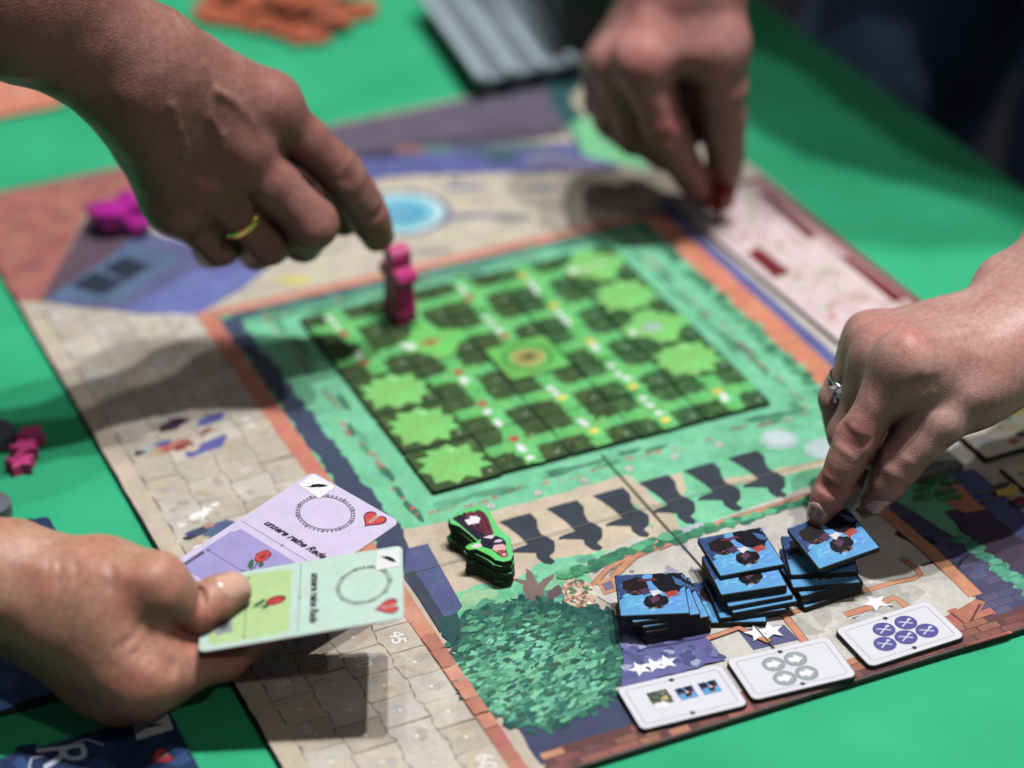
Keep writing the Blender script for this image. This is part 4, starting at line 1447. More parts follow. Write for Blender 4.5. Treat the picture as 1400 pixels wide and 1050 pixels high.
# neighbour's orange board
ob = empty('side_board', (0, 0, ZC + .0006))
c0 = b(90, 147, ZC)
put('card_base', slab_mesh('card_base', [(c0[0] - .25, c0[1]), (c0[0], c0[1]), (c0[0], c0[1] + .16), (c0[0] - .25, c0[1] + .16)], .0016, 0, .0003), M_GREY_EDGE, ob)
q = Pr(.0016)
q.poly([(c0[0] - .249, c0[1] + .0008), (c0[0] - .0008, c0[1] + .0008), (c0[0] - .0008, c0[1] + .159), (c0[0] - .249, c0[1] + .159)], (222, 132, 98), L(1))
q.dabs(lambda x, y: True, (c0[0] - .24, c0[1] + .005, c0[0] - .005, c0[1] + .15), 160, .005, [(226, 140, 108), (212, 120, 92), (206, 128, 128), (230, 152, 116)], L(2), 1e-6)
q.build('printed_sheet', ob, M_CARD)
tag(ob, 'orange printed board on the cloth behind the tanned forearm', 'game board')

# clear plastic insert and the black box on it
def plastic():
    m, nt, p = _new('clear_plastic')
    p.inputs['Base Color'].default_value = (*lin((176, 192, 200)), 1)
    p.inputs['Roughness'].default_value = 0.2
    p.inputs['Alpha'].default_value = 0.35
    return m


tray = empty('plastic_tray', (0, 0, ZC))
tag(tray, 'clear ribbed plastic tray lying beyond the board', 'tray')
M_PL = plastic()
M_RIB = plain('plastic_rib', (176, 192, 200), 0.25, 0.05, 60)
M_DARKC = plain('grey_card_content', (120, 144, 144), 0.5, 0.45, 24)
zt = .017
cor = [b(x, y, ZC + zt) for x, y in ((652, 112), (566, -10), (770, -60), (860, 70))]
cor = [(p[0], p[1]) for p in cor]
put('tray_shell', slab_mesh('tray_shell', cor, .0012, zt - .0012, 0), M_PL, tray)
mid = np.mean(np.array(cor), 0)
put('tray_content', slab_mesh('tray_content', [tuple(mid + (np.array(p) - mid) * .9) for p in cor], .004, .0090, 0), M_DARKC, tray)
put('tray_foot', slab_mesh('tray_foot', [tuple(mid + (np.array(p) - mid) * .86) for p in cor], .0086, .0003, 0), plain('black_tray_foot', (14, 16, 16), .6), tray)
A_, B_, C_, D_ = (np.array(p) for p in cor)
for t in (0.03, .22, .42, .62, .95):
    p0, p1 = A_ + (D_ - A_) * t, B_ + (C_ - B_) * t
    wdd = .0028
    n = np.array((-(p1 - p0)[1], (p1 - p0)[0]))
    n = n / np.linalg.norm(n) * wdd
    put('tray_rib', slab_mesh('tray_rib', [tuple(p0 + n), tuple(p0 - n), tuple(p1 - n), tuple(p1 + n)], .0035, zt + .0001, .0006), M_RIB, tray)

bb_ = empty('black_box', (0, 0, ZC))
bc = [tuple(b(x, y, ZC + .03)[:2]) for x, y in ((768, 52), (716, -60), (880, -110), (935, 20))]
put('box_base', slab_mesh('box_base', bc, .05, .0215, .001), plain('black_box_card', (10, 11, 12), .6), bb_)
bm_ = np.mean(np.array(bc), 0)
put('box_lid', slab_mesh('box_lid', [tuple(bm_ + (np.array(p) - bm_) * 1.02) for p in bc], .012, .062, .001), plain('black_box_lid', (12, 13, 15), .5), bb_)
tag(bb_, 'black game box resting on the clear plastic tray', 'box')

# ================================================================ playing cards
M_CEDGE = plain('white_card_edge', (226, 224, 220), 0.6, 0.05)
CL, CW, CT = .078, .052, .00045


def rose(q, x, y, s, z, rot=0.0):
    ca, sa = math.cos(rot), math.sin(rot)
    m = lambda a, c: (x + (a * ca - c * sa) * s, y + (a * sa + c * ca) * s)
    q.stroke([m(-1.0, -.1), m(-2.0, -.25), m(-2.8, -.1)], .14 * s, (52, 84, 48), z)
    for a, c in ((-1.5, .55), (-1.3, -.65), (-2.0, .35)):
        q.blob(*m(a, c), .55 * s, .32 * s, (60, 104, 62), z + 1e-5, .15, 10, rot + .5)
    q.blob(x, y, 1.18 * s, .88 * s, (92, 12, 18), z + 2e-5, .1, 16, rot)
    q.blob(x, y, 1.05 * s, .78 * s, (196, 28, 34), z + 3e-5, .08, 16, rot)
    for k in range(5):
        a, c = random.uniform(-.6, .6), random.uniform(-.4, .4)
        q.stroke([m(a - .3, c), m(a, c + .18), m(a + .3, c)], .1 * s, (120, 14, 20), z + 4e-5 + k * 1e-6)


def feather(q, x, y, s, z, rot):
    ca, sa = math.cos(rot), math.sin(rot)
    m = lambda a, c: (x + (a * ca - c * sa) * s, y + (a * sa + c * ca) * s)
    q.poly([m(-1.5, -.25), m(-.9, -.1), m(-.6, .3), (m(.2, .42)), m(.9, .3), m(1.6, .0), m(.9, -.22), m(.4, -.3), m(.1, -.25), m(-.3, -.34), m(-.8, -.3)], (26, 30, 36), z)


def heart(q, x, y, s, z, rot, num='1'):
    ca, sa = math.cos(rot), math.sin(rot)
    h = []
    for k in range(30):
        t = 2 * math.pi * k / 30
        h.append((16 * math.sin(t) ** 3 / 16, (13 * math.cos(t) - 5 * math.cos(2 * t) - 2 * math.cos(3 * t) - math.cos(4 * t)) / 16))
    for sc_, c, zz in ((1.12, (40, 16, 20), 0), (1.0, (206, 30, 34), 1e-5)):
        q.poly([(x + (a * ca - e * sa) * s * sc_, y + (a * sa + e * ca) * s * sc_) for a, e in h], c, z + zz)
    q.text(num, x, y, s * 1.35, (240, 238, 236), z + 2e-5, rot, 0, 'CENTER', .00022)
    q.text(num, x, y, s * 1.3, (34, 30, 36), z + 3e-5, rot, 0, 'CENTER', -.00002)


def card(corners, base, panel, ink, label, seed, name='playing_card'):
    """corners: feather-side thumb end, feather corner, heart corner, heart-side thumb end"""
    A, B_, C_, D = (Vector(c) for c in corners)
    ux = ((B_ - A) + (C_ - D)).normalized()
    uy = ((A - D) + (B_ - C_))
    uy = (uy - ux * uy.dot(ux)).normalized()
    uz = ux.cross(uy)
    c = (A + B_ + C_ + D) / 4
    t = empty(name)
    t.matrix_world = Matrix((ux, uy, uz)).transposed().to_4x4()
    t.location = c
    put('card_stock', slab_mesh('card_stock', rrect(CL, CW, .0032, 5), CT, -CT / 2, .00008), M_CEDGE, t)
    m = lambda u, v: ((u - .5) * CL, (.5 - v) * CW)
    q = Pr(CT / 2)
    q.poly(rrect(CL - .0003, CW - .0003, .0031, 5), base, L(1))
    q.build('printed_face', t, M_CARD)
    q = Pr(CT / 2)
    q.poly([m(*p) for p in ((.045, .10), (.075, .06), (.39, .06), (.405, .085), (.44, .10), (.44, .90), (.405, .915), (.39, .94), (.075, .94), (.045, .90))], panel, L(2))
    q.build('printed_panel', t, M_CARD)
    q = Pr(CT / 2)
    q.stroke([m(.22, .10), m(.22, .90)], .00028, ink, L(3))
    for v in (.10, .5, .90):
        x, y = m(.22, v)
        q.star(x, y, .0013 if v != .5 else .0018, ink, L(3.4), 0, 4, .3)
    q.stroke([m(.485, .03), m(.485, .97)], .00026, ink, L(3))
    q.star(*m(.485, .5), .0011, ink, L(3.4), 0, 4, .35)
    q.build('printed_rule', t, M_CARD)
    q = Pr(CT / 2)
    q.poly([m(.07, .62), m(.15, .60), m(.16, .80), m(.08, .82)], (150, 152, 160), L(3))
    q.blob(*m(.115, .70), .0022, .0028, (90, 90, 104), L(3.4), .2, 12)
    q.build('printed_stamp', t, M_CARD)
    q = Pr(CT / 2)
    rose(q, *m(.365, .48), .0034, L(4), .25)
    q.build('printed_rose', t, M_CARD)
    q = Pr(CT / 2)
    q.text('unsere reine Rede', *m(.56, .52), .0047, (34, 32, 44), L(4), -math.pi / 2, .45, 'CENTER', .00014)
    q.build('printed_line', t, M_CARD)
    q = Pr(CT / 2)
    x, y = m(.805, .47)
    rc = tuple(int(a_ * .62) for a_ in base)
    q.ring(x, y, .0094, .0118, .0005, rc, L(3), 44)
    for k in range(40):
        a_ = 2 * math.pi * k / 40
        q.blob(x + .0104 * math.cos(a_), y + .0129 * math.sin(a_), .00062 + .0003 * (k % 4 == 0), .00062 + .0003 * (k % 4 == 0), rc, L(3.4), .2, 7)
    q.build('printed_wreath', t, M_CARD)
    q = Pr(CT / 2)
    q.poly([m(.875, .035), m(.985, .035), m(.985, .29), m(.865, .30)], (236, 238, 238), L(3))
    feather(q, *m(.93, .165), .0031, L(4), -.9)
    q.build('printed_feather', t, M_CARD)
    q = Pr(CT / 2)
    heart(q, *m(.925, .82), .0047, L(4), -math.pi / 2 + .1)
    q.build('printed_heart', t, M_CARD)
    q = Pr(CT / 2)
    for k in range(9):
        u = .07 + .014 * k
        q.stroke([m(u, .10), m(u + .006, .07), m(u + .003, .11), m(u + .012, .08)], .0003, (50, 48, 56), L(4) + k * 1e-7)
    q.build('printed_script', t, M_CARD)
    tag(t, label, 'playing card')
    return t


GC = [(-0.1217, -0.0673, 0.0379), (-0.0494, -0.0946, 0.0488), (-0.0682, -0.143, 0.0521), (-0.1404, -0.1157, 0.0412)]
LC = [(-0.1343, -0.0537, 0.0379), (-0.0603, -0.0241, 0.0449), (-0.0409, -0.0724, 0.044), (-0.1149, -0.102, 0.0369)]
card(GC, (196, 226, 212), (186, 220, 146), (92, 120, 104), 'mint green playing card held on top under the thumb', 1)
card(LC, (212, 200, 230), (160, 150, 208), (84, 76, 110), 'lilac playing card held beneath the mint green one', 2)


# navy cards lying on the cloth at the left
def navy_card(tr_px, label, light, rom, z, tint=1.0, wd=.084, ht=.056, corner='TR', n=1):
    P = b(*tr_px, ZC + z)
    cx = P[0] - wd / 2
    cy = P[1] + (-ht / 2 if corner == 'TR' else ht / 2)
    t = empty('navy_card', (cx, cy, ZC + .0006))
    put('card_stock', slab_mesh('card_stock', rrect(wd, ht, .0032, 5), z, 0, .0002), M_EDGE, t)
    q = Pr(z)
    q.poly(rrect(wd - .0004, ht - .0004, .003, 5), tuple(v * tint for v in (30, 52, 92)), L(1))
    q.dabs(lambda x, y: True, (-wd * .45, -ht * .45, wd * .45, ht * .45), 90, .004, [tuple(v * tint for v in c_) for c_ in ((34, 60, 104), (26, 46, 84), (42, 76, 128), (28, 50, 92))], L(1.5), 1e-6)
    q.build('printed_face', t, M_CARD)
    if light:
        q = Pr(z)
        q.poly([(-wd * .48, -ht * .30), (light, -ht * .38), (light, ht * .38), (-wd * .48, ht * .40)], (70, 142, 206), L(3))
        q.poly([(light - .010, -ht * .16), (light - .002, -ht * .14), (light - .002, -ht * .02), (light - .010, -ht * .04)], (150, 150, 156), L(4))
        q.stroke([(light - .012, .006), (light - .005, .007)], .001, (236, 236, 236), L(4))
        q.build('printed_panel', t, M_CARD)
    if rom:
        q = Pr(z)
        q.text('Rom', -.0035, .004, .026, (196, 206, 222), L(4), -math.pi / 2, .25, 'CENTER', -.0001)
        q.stroke([(.013, .018), (.008, .0245), (.001, .0235), (-.0028, .018)], .0007, (196, 206, 222), L(4))
        q.stroke([(-.013, .012), (-.0165, .017), (-.014, .0225), (-.009, .0215)], .0007, (196, 206, 222), L(4))
        q.build('printed_title', t, M_CARD)
        q = Pr(z)
        q.poly([(wd / 2 - .0165, ht / 2 - .0125), (wd / 2 - .002, ht / 2 - .0125), (wd / 2 - .001, ht / 2 - .0012), (wd / 2 - .0155, ht / 2 - .0014)], (206, 208, 210), L(3))
        feather(q, wd / 2 - .0085, ht / 2 - .007, .0026, L(4), -.2)
        q.build('printed_feather', t, M_CARD)
        q = Pr(z)
        heart(q, wd / 2 - .011, ht / 2 - .026, .0044, L(4), -math.pi / 2 + .2)
        q.build('printed_heart', t, M_CARD)
        q = Pr(z)
        q.poly([(-wd * .48, -ht * .40), (-.0265, -ht * .40), (-.0265, ht * .18), (-wd * .48, ht * .16)], (74, 140, 200), L(3))
        q.build('printed_panel', t, M_CARD)
        rose(q2 := Pr(z), -.033, .002, .004, L(4), 0)
        q2.build('printed_rose', t, M_CARD)
    tag(t, label, 'playing card', 'navy cards on the cloth')


navy_card((66, 706), 'navy card deck lying behind the card holding hand', None, False, .006)
navy_card((84, 946), 'blue card deck with a light blue panel beside the wrist', -.002, False, .0045, 1.9, corner='BR')
navy_card((231, 972), 'navy card titled Rom with a red heart, lying under the hand', None, True, .0012)

# ================================================================ people: one continuous skin per person, from a distance field
def smin(a, c, k):
    h = np.maximum(k - np.abs(a - c), 0.0) / k
    return np.minimum(a, c) - h * h * k * 0.25


def rcone(P, a, c, ra, rb):
    """distance to a tapered capsule"""
    a, c = np.asarray(a, float), np.asarray(c, float)
    d = c - a
    L2 = d @ d
    pa = P - a
    t = np.clip((pa @ d) / L2, 0, 1)
    q = pa - t[..., None] * d
    return np.sqrt((q * q).sum(-1)) - (ra + (rb - ra) * t)


def ellipsoid(P, c, axes, rad):
    q = (P - np.asarray(c)) @ np.asarray(axes).T / np.asarray(rad)
    k0 = np.sqrt((q * q).sum(-1))
    return (k0 - 1) * min(rad)


class Field:
    def __init__(self, lo, hi, h):
        self.h = h
        self.lo = np.asarray(lo)
        self.n = np.ceil((np.asarray(hi) - self.lo) / h).astype(int) + 1
        self.d = np.full(self.n, 0.05, np.float32)

    def sub(self, pts, pad):
        pts = np.asarray(pts)
        i0 = np.clip(np.floor((pts.min(0) - pad - self.lo) / self.h).astype(int), 0, self.n - 1)
        i1 = np.clip(np.ceil((pts.max(0) + pad - self.lo) / self.h).astype(int) + 1, 1, self.n)
        sl = tuple(slice(p, q) for p, q in zip(i0, i1))
        ax = [self.lo[k] + self.h * np.arange(i0[k], i1[k]) for k in range(3)]
        return sl, np.stack(np.meshgrid(*ax, indexing='ij'), -1)

    def cone(self, a, c, ra, rb, k=.004):
        sl, P = self.sub([a, c], max(ra, rb) + k + .004)
        self.d[sl] = smin(self.d[sl], rcone(P, a, c, ra, rb).astype(np.float32), k)

    def ell(self, c, axes, rad, k=.004):
        sl, P = self.sub([c], max(rad) + k + .004)
        self.d[sl] = smin(self.d[sl], ellipsoid(P, c, axes, rad).astype(np.float32), k)

    def carve(self, a, c, r, k=.0016):
        sl, P = self.sub([a, c], r + k + .003)
        self.d[sl] = -smin(-self.d[sl], rcone(P, a, c, r, r).astype(np.float32), k)

    def join(self, o, kfun, pts, pad):
        sl, P = self.sub(pts, pad)
        self.d[sl] = smin(self.d[sl], o.d[sl], kfun(P).astype(np.float32))

    def at(self, P):
        g = (np.asarray(P) - self.lo) / self.h
        i = np.clip(np.floor(g).astype(int), 0, self.n - 2)
        t = g - i
        r = 0
        for dx_ in (0, 1):
            for dy_ in (0, 1):
                for dz_ in (0, 1):
                    w_ = (t[..., 0] if dx_ else 1 - t[..., 0]) * (t[..., 1] if dy_ else 1 - t[..., 1]) * (t[..., 2] if dz_ else 1 - t[..., 2])
                    r = r + w_ * self.d[i[..., 0] + dx_, i[..., 1] + dy_, i[..., 2] + dz_]
        return r

    def grad(self, P):
        e = self.h
        g = np.stack([self.at(P + np.eye(3)[k] * e) - self.at(P - np.eye(3)[k] * e) for k in range(3)], -1)
        return g / (np.linalg.norm(g, axis=-1, keepdims=True) + 1e-9)

    def mesh(self, name):
        """naive surface nets"""
        d = self.d
        ins = d < 0
        nx, ny, nz = d.shape
        cs_ = np.zeros((nx - 1, ny - 1, nz - 1), np.int8)
        for a in (0, 1):
            for c in (0, 1):
                for e in (0, 1):
                    cs_ += ins[a:nx - 1 + a, c:ny - 1 + c, e:nz - 1 + e]
        act = (cs_ > 0) & (cs_ < 8)
        idx = np.argwhere(act)
        ids = np.full(act.shape, -1, np.int64)
        ids[act] = np.arange(len(idx))
        acc = np.zeros((len(idx), 3))
        cnt = np.zeros(len(idx))
        off = [np.array((a, c, e)) for a in (0, 1) for c in (0, 1) for e in (0, 1)]
        for p in range(8):
            for q in range(p + 1, 8):
                if np.abs(off[p] - off[q]).sum() != 1:
                    continue
                i0, i1 = idx + off[p], idx + off[q]
                v0, v1 = d[tuple(i0.T)], d[tuple(i1.T)]
                m = (v0 < 0) != (v1 < 0)
                t = np.where(m, v0 / np.where(m, v0 - v1, 1), 0)
                acc += np.where(m[:, None], i0 + t[:, None] * (i1 - i0), 0)
                cnt += m
        V = self.lo + self.h * acc / cnt[:, None]
        F = []
        for ax in range(3):
            u, v = (ax + 1) % 3, (ax + 2) % 3
            s0 = [slice(None)] * 3
            s1 = [slice(None)] * 3
            s0[ax], s1[ax] = slice(0, -1), slice(1, None)
            A_, B__ = ins[tuple(s0)], ins[tuple(s1)]
            e = np.argwhere(A_ != B__)
            e = e[(e[:, u] > 0) & (e[:, v] > 0) & (e[:, u] < d.shape[u] - 1) & (e[:, v] < d.shape[v] - 1)]
            du, dv = np.zeros(3, int), np.zeros(3, int)
            du[u], dv[v] = 1, 1
            q = np.stack([ids[tuple((e - du - dv).T)], ids[tuple((e - dv).T)], ids[tuple(e.T)], ids[tuple((e - du).T)]], 1)
            fl_ = ~A_[tuple(e.T)]
            q[fl_] = q[fl_][:, ::-1]
            F.append(q)
        F = np.concatenate(F)
        F = F[(F >= 0).all(1)]
        # two rounds of gentle smoothing
        for _ in range(3):
            s = np.zeros_like(V)
            c = np.zeros(len(V))
            for k in range(4):
                a_, b_ = F[:, k], F[:, (k + 1) % 4]
                np.add.at(s, a_, V[b_])
                np.add.at(s, b_, V[a_])
                np.add.at(c, a_, 1)
                np.add.at(c, b_, 1)
            V = V * .5 + .5 * s / np.maximum(c, 1)[:, None]
        me = bpy.data.meshes.new(name)
        me.vertices.add(len(V))
        me.vertices.foreach_set('co', V.astype(np.float32).ravel())
        me.loops.add(F.size)
        me.loops.foreach_set('vertex_index', F.astype(np.int32).ravel())
        me.polygons.add(len(F))
        me.polygons.foreach_set('loop_start', np.arange(0, F.size, 4, dtype=np.int32))
        me.polygons.foreach_set('use_smooth', np.ones(len(F), bool))
        me.update()
        me.validate()
        return me, V


def skin_mat(name, tone, red, dark, bump=.3):
    m, nt, p = _new(name)
    tc = N(nt, 'ShaderNodeTexCoord')
    nz = N(nt, 'ShaderNodeTexNoise')
    nz.inputs['Scale'].default_value = 70
    nz.inputs['Detail'].default_value = 5
    nz.inputs['Roughness'].default_value = .65
    nt.links.new(tc.outputs['Object'], nz.inputs['Vector'])
    cr = N(nt, 'ShaderNodeValToRGB')
    cr.color_ramp.elements[0].position, cr.color_ramp.elements[1].position = .32, .68
    cr.color_ramp.elements[0].color = (*lin(dark), 1)
    cr.color_ramp.elements[1].color = (*lin(tone), 1)
    nt.links.new(nz.outputs[0], cr.inputs[0])
    at = N(nt, 'ShaderNodeAttribute', attribute_name='flush')
    mx = N(nt, 'ShaderNodeMix', data_type='RGBA')
    nb = N(nt, 'ShaderNodeTexNoise')
    nb.inputs['Scale'].default_value = 38
    nb.inputs['Detail'].default_value = 3
    nt.links.new(tc.outputs['Object'], nb.inputs['Vector'])
    mb = N(nt, 'ShaderNodeMapRange')
    mb.inputs[1].default_value, mb.inputs[2].default_value = .42, .75
    mb.inputs[3].default_value, mb.inputs[4].default_value = 0, .5
    nt.links.new(nb.outputs[0], mb.inputs[0])
    sm = N(nt, 'ShaderNodeMath', operation='ADD', use_clamp=True)
    nt.links.new(at.outputs['Fac'], sm.inputs[0])
    nt.links.new(mb.outputs[0], sm.inputs[1])
    nt.links.new(sm.outputs[0], mx.inputs[0])
    nt.links.new(cr.outputs[0], mx.inputs[6])
    mx.inputs[7].default_value = (*lin(red), 1)
    # fine mottling
    n3 = N(nt, 'ShaderNodeTexNoise')
    n3.inputs['Scale'].default_value = 420
    n3.inputs['Detail'].default_value = 3
    nt.links.new(tc.outputs['Object'], n3.inputs['Vector'])
    mr = N(nt, 'ShaderNodeMapRange')
    mr.inputs[1].default_value, mr.inputs[2].default_value = .3, .7
    mr.inputs[3].default_value, mr.inputs[4].default_value = .84, 1.12
    nt.links.new(n3.outputs[0], mr.inputs[0])
    vm = N(nt, 'ShaderNodeVectorMath', operation='MULTIPLY')
    nt.links.new(mx.outputs[2], vm.inputs[0])
    nt.links.new(mr.outputs[0], vm.inputs[1])
    nt.links.new(vm.outputs[0], p.inputs['Base Color'])
    p.inputs['Roughness'].default_value = .46
    p.inputs['Specular IOR Level'].default_value = .45
    p.inputs['Subsurface Weight'].default_value = .3
    p.inputs['Subsurface Radius'].default_value = (1, .35, .2)
    p.inputs['Subsurface Scale'].default_value = .0035
    # skin lines and pores
    vo = N(nt, 'ShaderNodeTexVoronoi', feature='DISTANCE_TO_EDGE')
    vo.inputs['Scale'].default_value = 620
    n4 = N(nt, 'ShaderNodeTexNoise')
    n4.inputs['Scale'].default_value = 160
    n4.inputs['Detail'].default_value = 4
    nt.links.new(tc.outputs['Object'], vo.inputs['Vector'])
    nt.links.new(tc.outputs['Object'], n4.inputs['Vector'])
    ad = N(nt, 'ShaderNodeMath', operation='MULTIPLY_ADD')
    nt.links.new(n4.outputs[0], ad.inputs[0])
    ad.inputs[1].default_value = 0.5
    nt.links.new(vo.outputs['Distance'], ad.inputs[2])
    bm = N(nt, 'ShaderNodeBump')
    bm.inputs['Strength'].default_value = bump
    bm.inputs['Distance'].default_value = .0008
    nt.links.new(ad.outputs[0], bm.inputs['Height'])
    nt.links.new(bm.outputs[0], p.inputs['Normal'])
    return m


def nail_mat(name, c):
    m, nt, p = _new(name)
    p.inputs['Base Color'].default_value = (*lin(c), 1)
    p.inputs['Roughness'].default_value = .22
    p.inputs['Coat Weight'].default_value = .4
    p.inputs['Subsurface Weight'].default_value = .1
    p.inputs['Subsurface Scale'].default_value = .001
    return m


def unit(v):
    v = np.asarray(v, float)
    return v / (np.linalg.norm(v) + 1e-12)


class Hand:
    def __init__(self, h=.0011):
        self.h = h
        self.fingers = {}     # name: (joints[4], radii[4])
        self.palm = []        # cones (a, c, ra, rb, k)
        self.arm = []
        self.bumps = []       # (centre, radius, k)
        self.folds = []       # carved lines (a, c, r)
        self.flush = []       # (centre, radius, amount)
        self.tendons = []
        self.veins = []
        self.creases = []     # polylines dropped onto the skin and pressed in

    def finger(self, name, joints, radii):
        self.fingers[name] = ([np.asarray(j) for j in joints], radii)

    def build(self, name, parent, mat, noise_amp=.00035):
        allp = [p for js, _ in self.fingers.values() for p in js] + [q for c in self.palm + self.arm for q in c[:2]]
        allp = np.array(allp)
        pad = .052 if self.h < .004 else .2
        f = Field(allp.min(0) - pad, allp.max(0) + pad, self.h)
        for a, c, ra, rb, k in self.arm:
            f.cone(a, c, ra, rb, k)
        for a, c, ra, rb, k in self.palm:
            f.cone(a, c, ra, rb, k)
        for a, c, r in self.tendons:
            f.cone(a, c, r, r, .004)
        for nm, (js, rs) in self.fingers.items():
            g = Field(f.lo, f.lo, self.h)
            g.n = f.n
            g.d = np.full(f.n, .05, np.float32)
            for k in range(len(js) - 1):
                a, c = js[k], js[k + 1]
                ra, rb = rs[k], rs[k + 1]
                mid_ = (a + c) / 2
                rm = (ra + rb) / 2 * (.955 if k < len(js) - 2 else 1.03)
                g.cone(a, mid_, ra, rm, .003)
                g.cone(mid_, c, rm, rb, .003)
            m0 = js[0]
            thumb = nm == 'thumb'

            def kf(P, m0=m0, thumb=thumb):
                dd = np.sqrt(((P - m0) ** 2).sum(-1))
                t = np.clip((dd - (.012 if not thumb else .02)) / .016, 0, 1)
                return .010 + (.0016 - .010) * t
            f.join(g, kf, js, max(rs) + .012)
        for W_ in self.veins:                      # thin cords lying just under the skin
            for _ in range(3):
                W_ = [w_ - f.grad(w_[None])[0] * float(f.at(w_[None])[0]) for w_ in W_]
            for a, c in zip(W_[:-1], W_[1:]):
                f.cone(a - f.grad(a[None])[0] * .0005, c - f.grad(c[None])[0] * .0005, .0010, .0010, .0026)
        for c, r, k in self.bumps:
            f.cone(c, np.asarray(c) + 1e-5, r, r, k)
        for a, c, r in self.folds:
            f.carve(a, c, r)
        for W_, r in self.creases:
            W_ = [np.asarray(w_, float) for w_ in W_]
            fine = [W_[i] + (W_[i + 1] - W_[i]) * t for i in range(len(W_) - 1) for t in (0, .33, .66)] + [W_[-1]]
            for _ in range(5):
                fine = [w_ - f.grad(w_[None])[0] * np.clip(float(f.at(w_[None])[0]), -.004, .004) for w_ in fine]
            out_ = [w_ + f.grad(w_[None])[0] * r * .5 for w_ in fine]
            for k in range(len(out_) - 1):
                f.carve(out_[k], out_[k + 1], r * (.6 if k in (0, len(out_) - 2) else 1.0))
        # slow unevenness of living skin
        if noise_amp:
            n = f.n
            ks = np.maximum(2, (n * self.h / .011).astype(int) + 2)
            R_ = rng.standard_normal(ks).astype(np.float32)
            for ax in range(3):
                x = np.linspace(0, ks[ax] - 1.001, n[ax])
                i = x.astype(int)
                t = (x - i).astype(np.float32)
                t = t * t * (3 - 2 * t)
                sh = [1, 1, 1]
                sh[ax] = -1
                t = t.reshape(sh)
                R_ = np.take(R_, i, ax) * (1 - t) + np.take(R_, np.minimum(i + 1, ks[ax] - 1), ax) * t
            f.d += noise_amp * R_
        me, V = f.mesh(name)
        fl_ = np.zeros(len(me.vertices), np.float32)
        V = np.empty(len(me.vertices) * 3, np.float32)
        me.vertices.foreach_get('co', V)
        V = V.reshape(-1, 3)
        for c, r, amt in self.flush:
            fl_ = np.maximum(fl_, amt * np.exp(-((V - np.asarray(c)) ** 2).sum(1) / r ** 2))
        a = me.attributes.new('flush', 'FLOAT', 'POINT')
        a.data.foreach_set('value', fl_)
        self.f = f
        o = put(name, me, mat, parent)
        return o

    def nail(self, tip, tdir, dorsal, ln, wd, mat, parent, over=0.0, back=.55):
        """nail plate that follows the fingertip; over = length of the free edge past the flesh"""
        t = unit(tdir)
        n = unit(np.asarray(dorsal) - t * (np.asarray(dorsal) @ t))
        s = np.cross(t, n)
        nu, nv = 13, 15
        G = np.zeros((nv, nu, 3))
        for j in range(nv):
            v = j / (nv - 1)
            x = (v - back) * ln
            # outline: rounded base, nearly straight sides, rounded tip
            wv = wd / 2 * (min(1, math.sqrt(max(0.02, v / .22))) if v < .22 else (1 if v < .75 else math.sqrt(max(.02, 1 - ((v - .75) / .262) ** 2))))
            for i in range(nu):
                u = -1 + 2 * i / (nu - 1)
                G[j, i] = np.asarray(tip) + t * x + s * u * wv + n * .010
        Q = G.copy()
        for _ in range(24):
            dd = self.f.at(Q)
            Q = Q - n * np.clip(dd, -.002, .002)[..., None] * .8
        # free edge: carry on straight where the flesh falls away
        jf = int((1 - over) * (nv - 1)) if over else nv - 1
        lim = .0042
        base_j = max(2, int(.55 * nv))
        for j in range(base_j, nv):
            for i in range(nu):
                ref = Q[base_j - 1, i] + (Q[base_j - 1, i] - Q[base_j - 4, i]) / 3 * (j - base_j + 1)
                hq = (Q[j, i] - ref) @ n
                if hq < -.0006 * (j - base_j + 1):
                    Q[j, i] = Q[j, i] - n * (hq + .0006 * (j - base_j + 1))
        up_ = Q.copy()
        for j in range(nv):
            for i in range(nu):
                u = -1 + 2 * i / (nu - 1)
                e = min(1, j / 2.0) * min(1, (1 - abs(u)) * 4)
                up_[j, i] = Q[j, i] + n * (-.00012 + .00055 * e if j < nv - 1 else .0003)
        vv = [tuple(p) for p in up_.reshape(-1, 3)] + [tuple(p - n * .0008) for p in up_.reshape(-1, 3)]
        ff = []
        o_ = nu * nv
        for j in range(nv - 1):
            for i in range(nu - 1):
                a = j * nu + i
                ff.append((a, a + 1, a + nu + 1, a + nu))
                ff.append((o_ + a, o_ + a + nu, o_ + a + nu + 1, o_ + a + 1))
        rim = [i for i in range(nu)] + [j * nu + nu - 1 for j in range(1, nv)] + [(nv - 1) * nu + i for i in range(nu - 2, -1, -1)] + [j * nu for j in range(nv - 2, 0, -1)]
        for k in range(len(rim)):
            a, c = rim[k], rim[(k + 1) % len(rim)]
            ff.append((c, a, o_ + a, o_ + c))
        me = bpy.data.meshes.new('fingernail')
        me.from_pydata(vv, [], ff)
        me.polygons.foreach_set('use_smooth', [True] * len(ff))
        bm = bmesh.new()
        bm.from_mesh(me)
        bmesh.ops.recalc_face_normals(bm, faces=bm.faces)
        bm.to_mesh(me)
        bm.free()
        return put('fingernail', me, mat, parent)


def knuckle_folds(H, c, along, dorsal, r, n=3, gap=.0026, rad=.0010, span=.75):
    """short wrinkles across the back of a joint"""
    t = unit(along)
    d = unit(np.asarray(dorsal) - t * (np.asarray(dorsal) @ t))
    s = np.cross(t, d)
    for k in range(n):
        o = (k - (n - 1) / 2) * gap
        prev = None
        for a in np.linspace(-span, span, 6):
            bow = .0009 * (1 - (a / span) ** 2) * (1 if k < n / 2 else -1)
            p = np.asarray(c) + t * (o + bow) + (d * math.cos(a) + s * math.sin(a)) * (r + rad * .45)
            if prev is not None:
                H.folds.append((prev, p, rad))
            prev = p


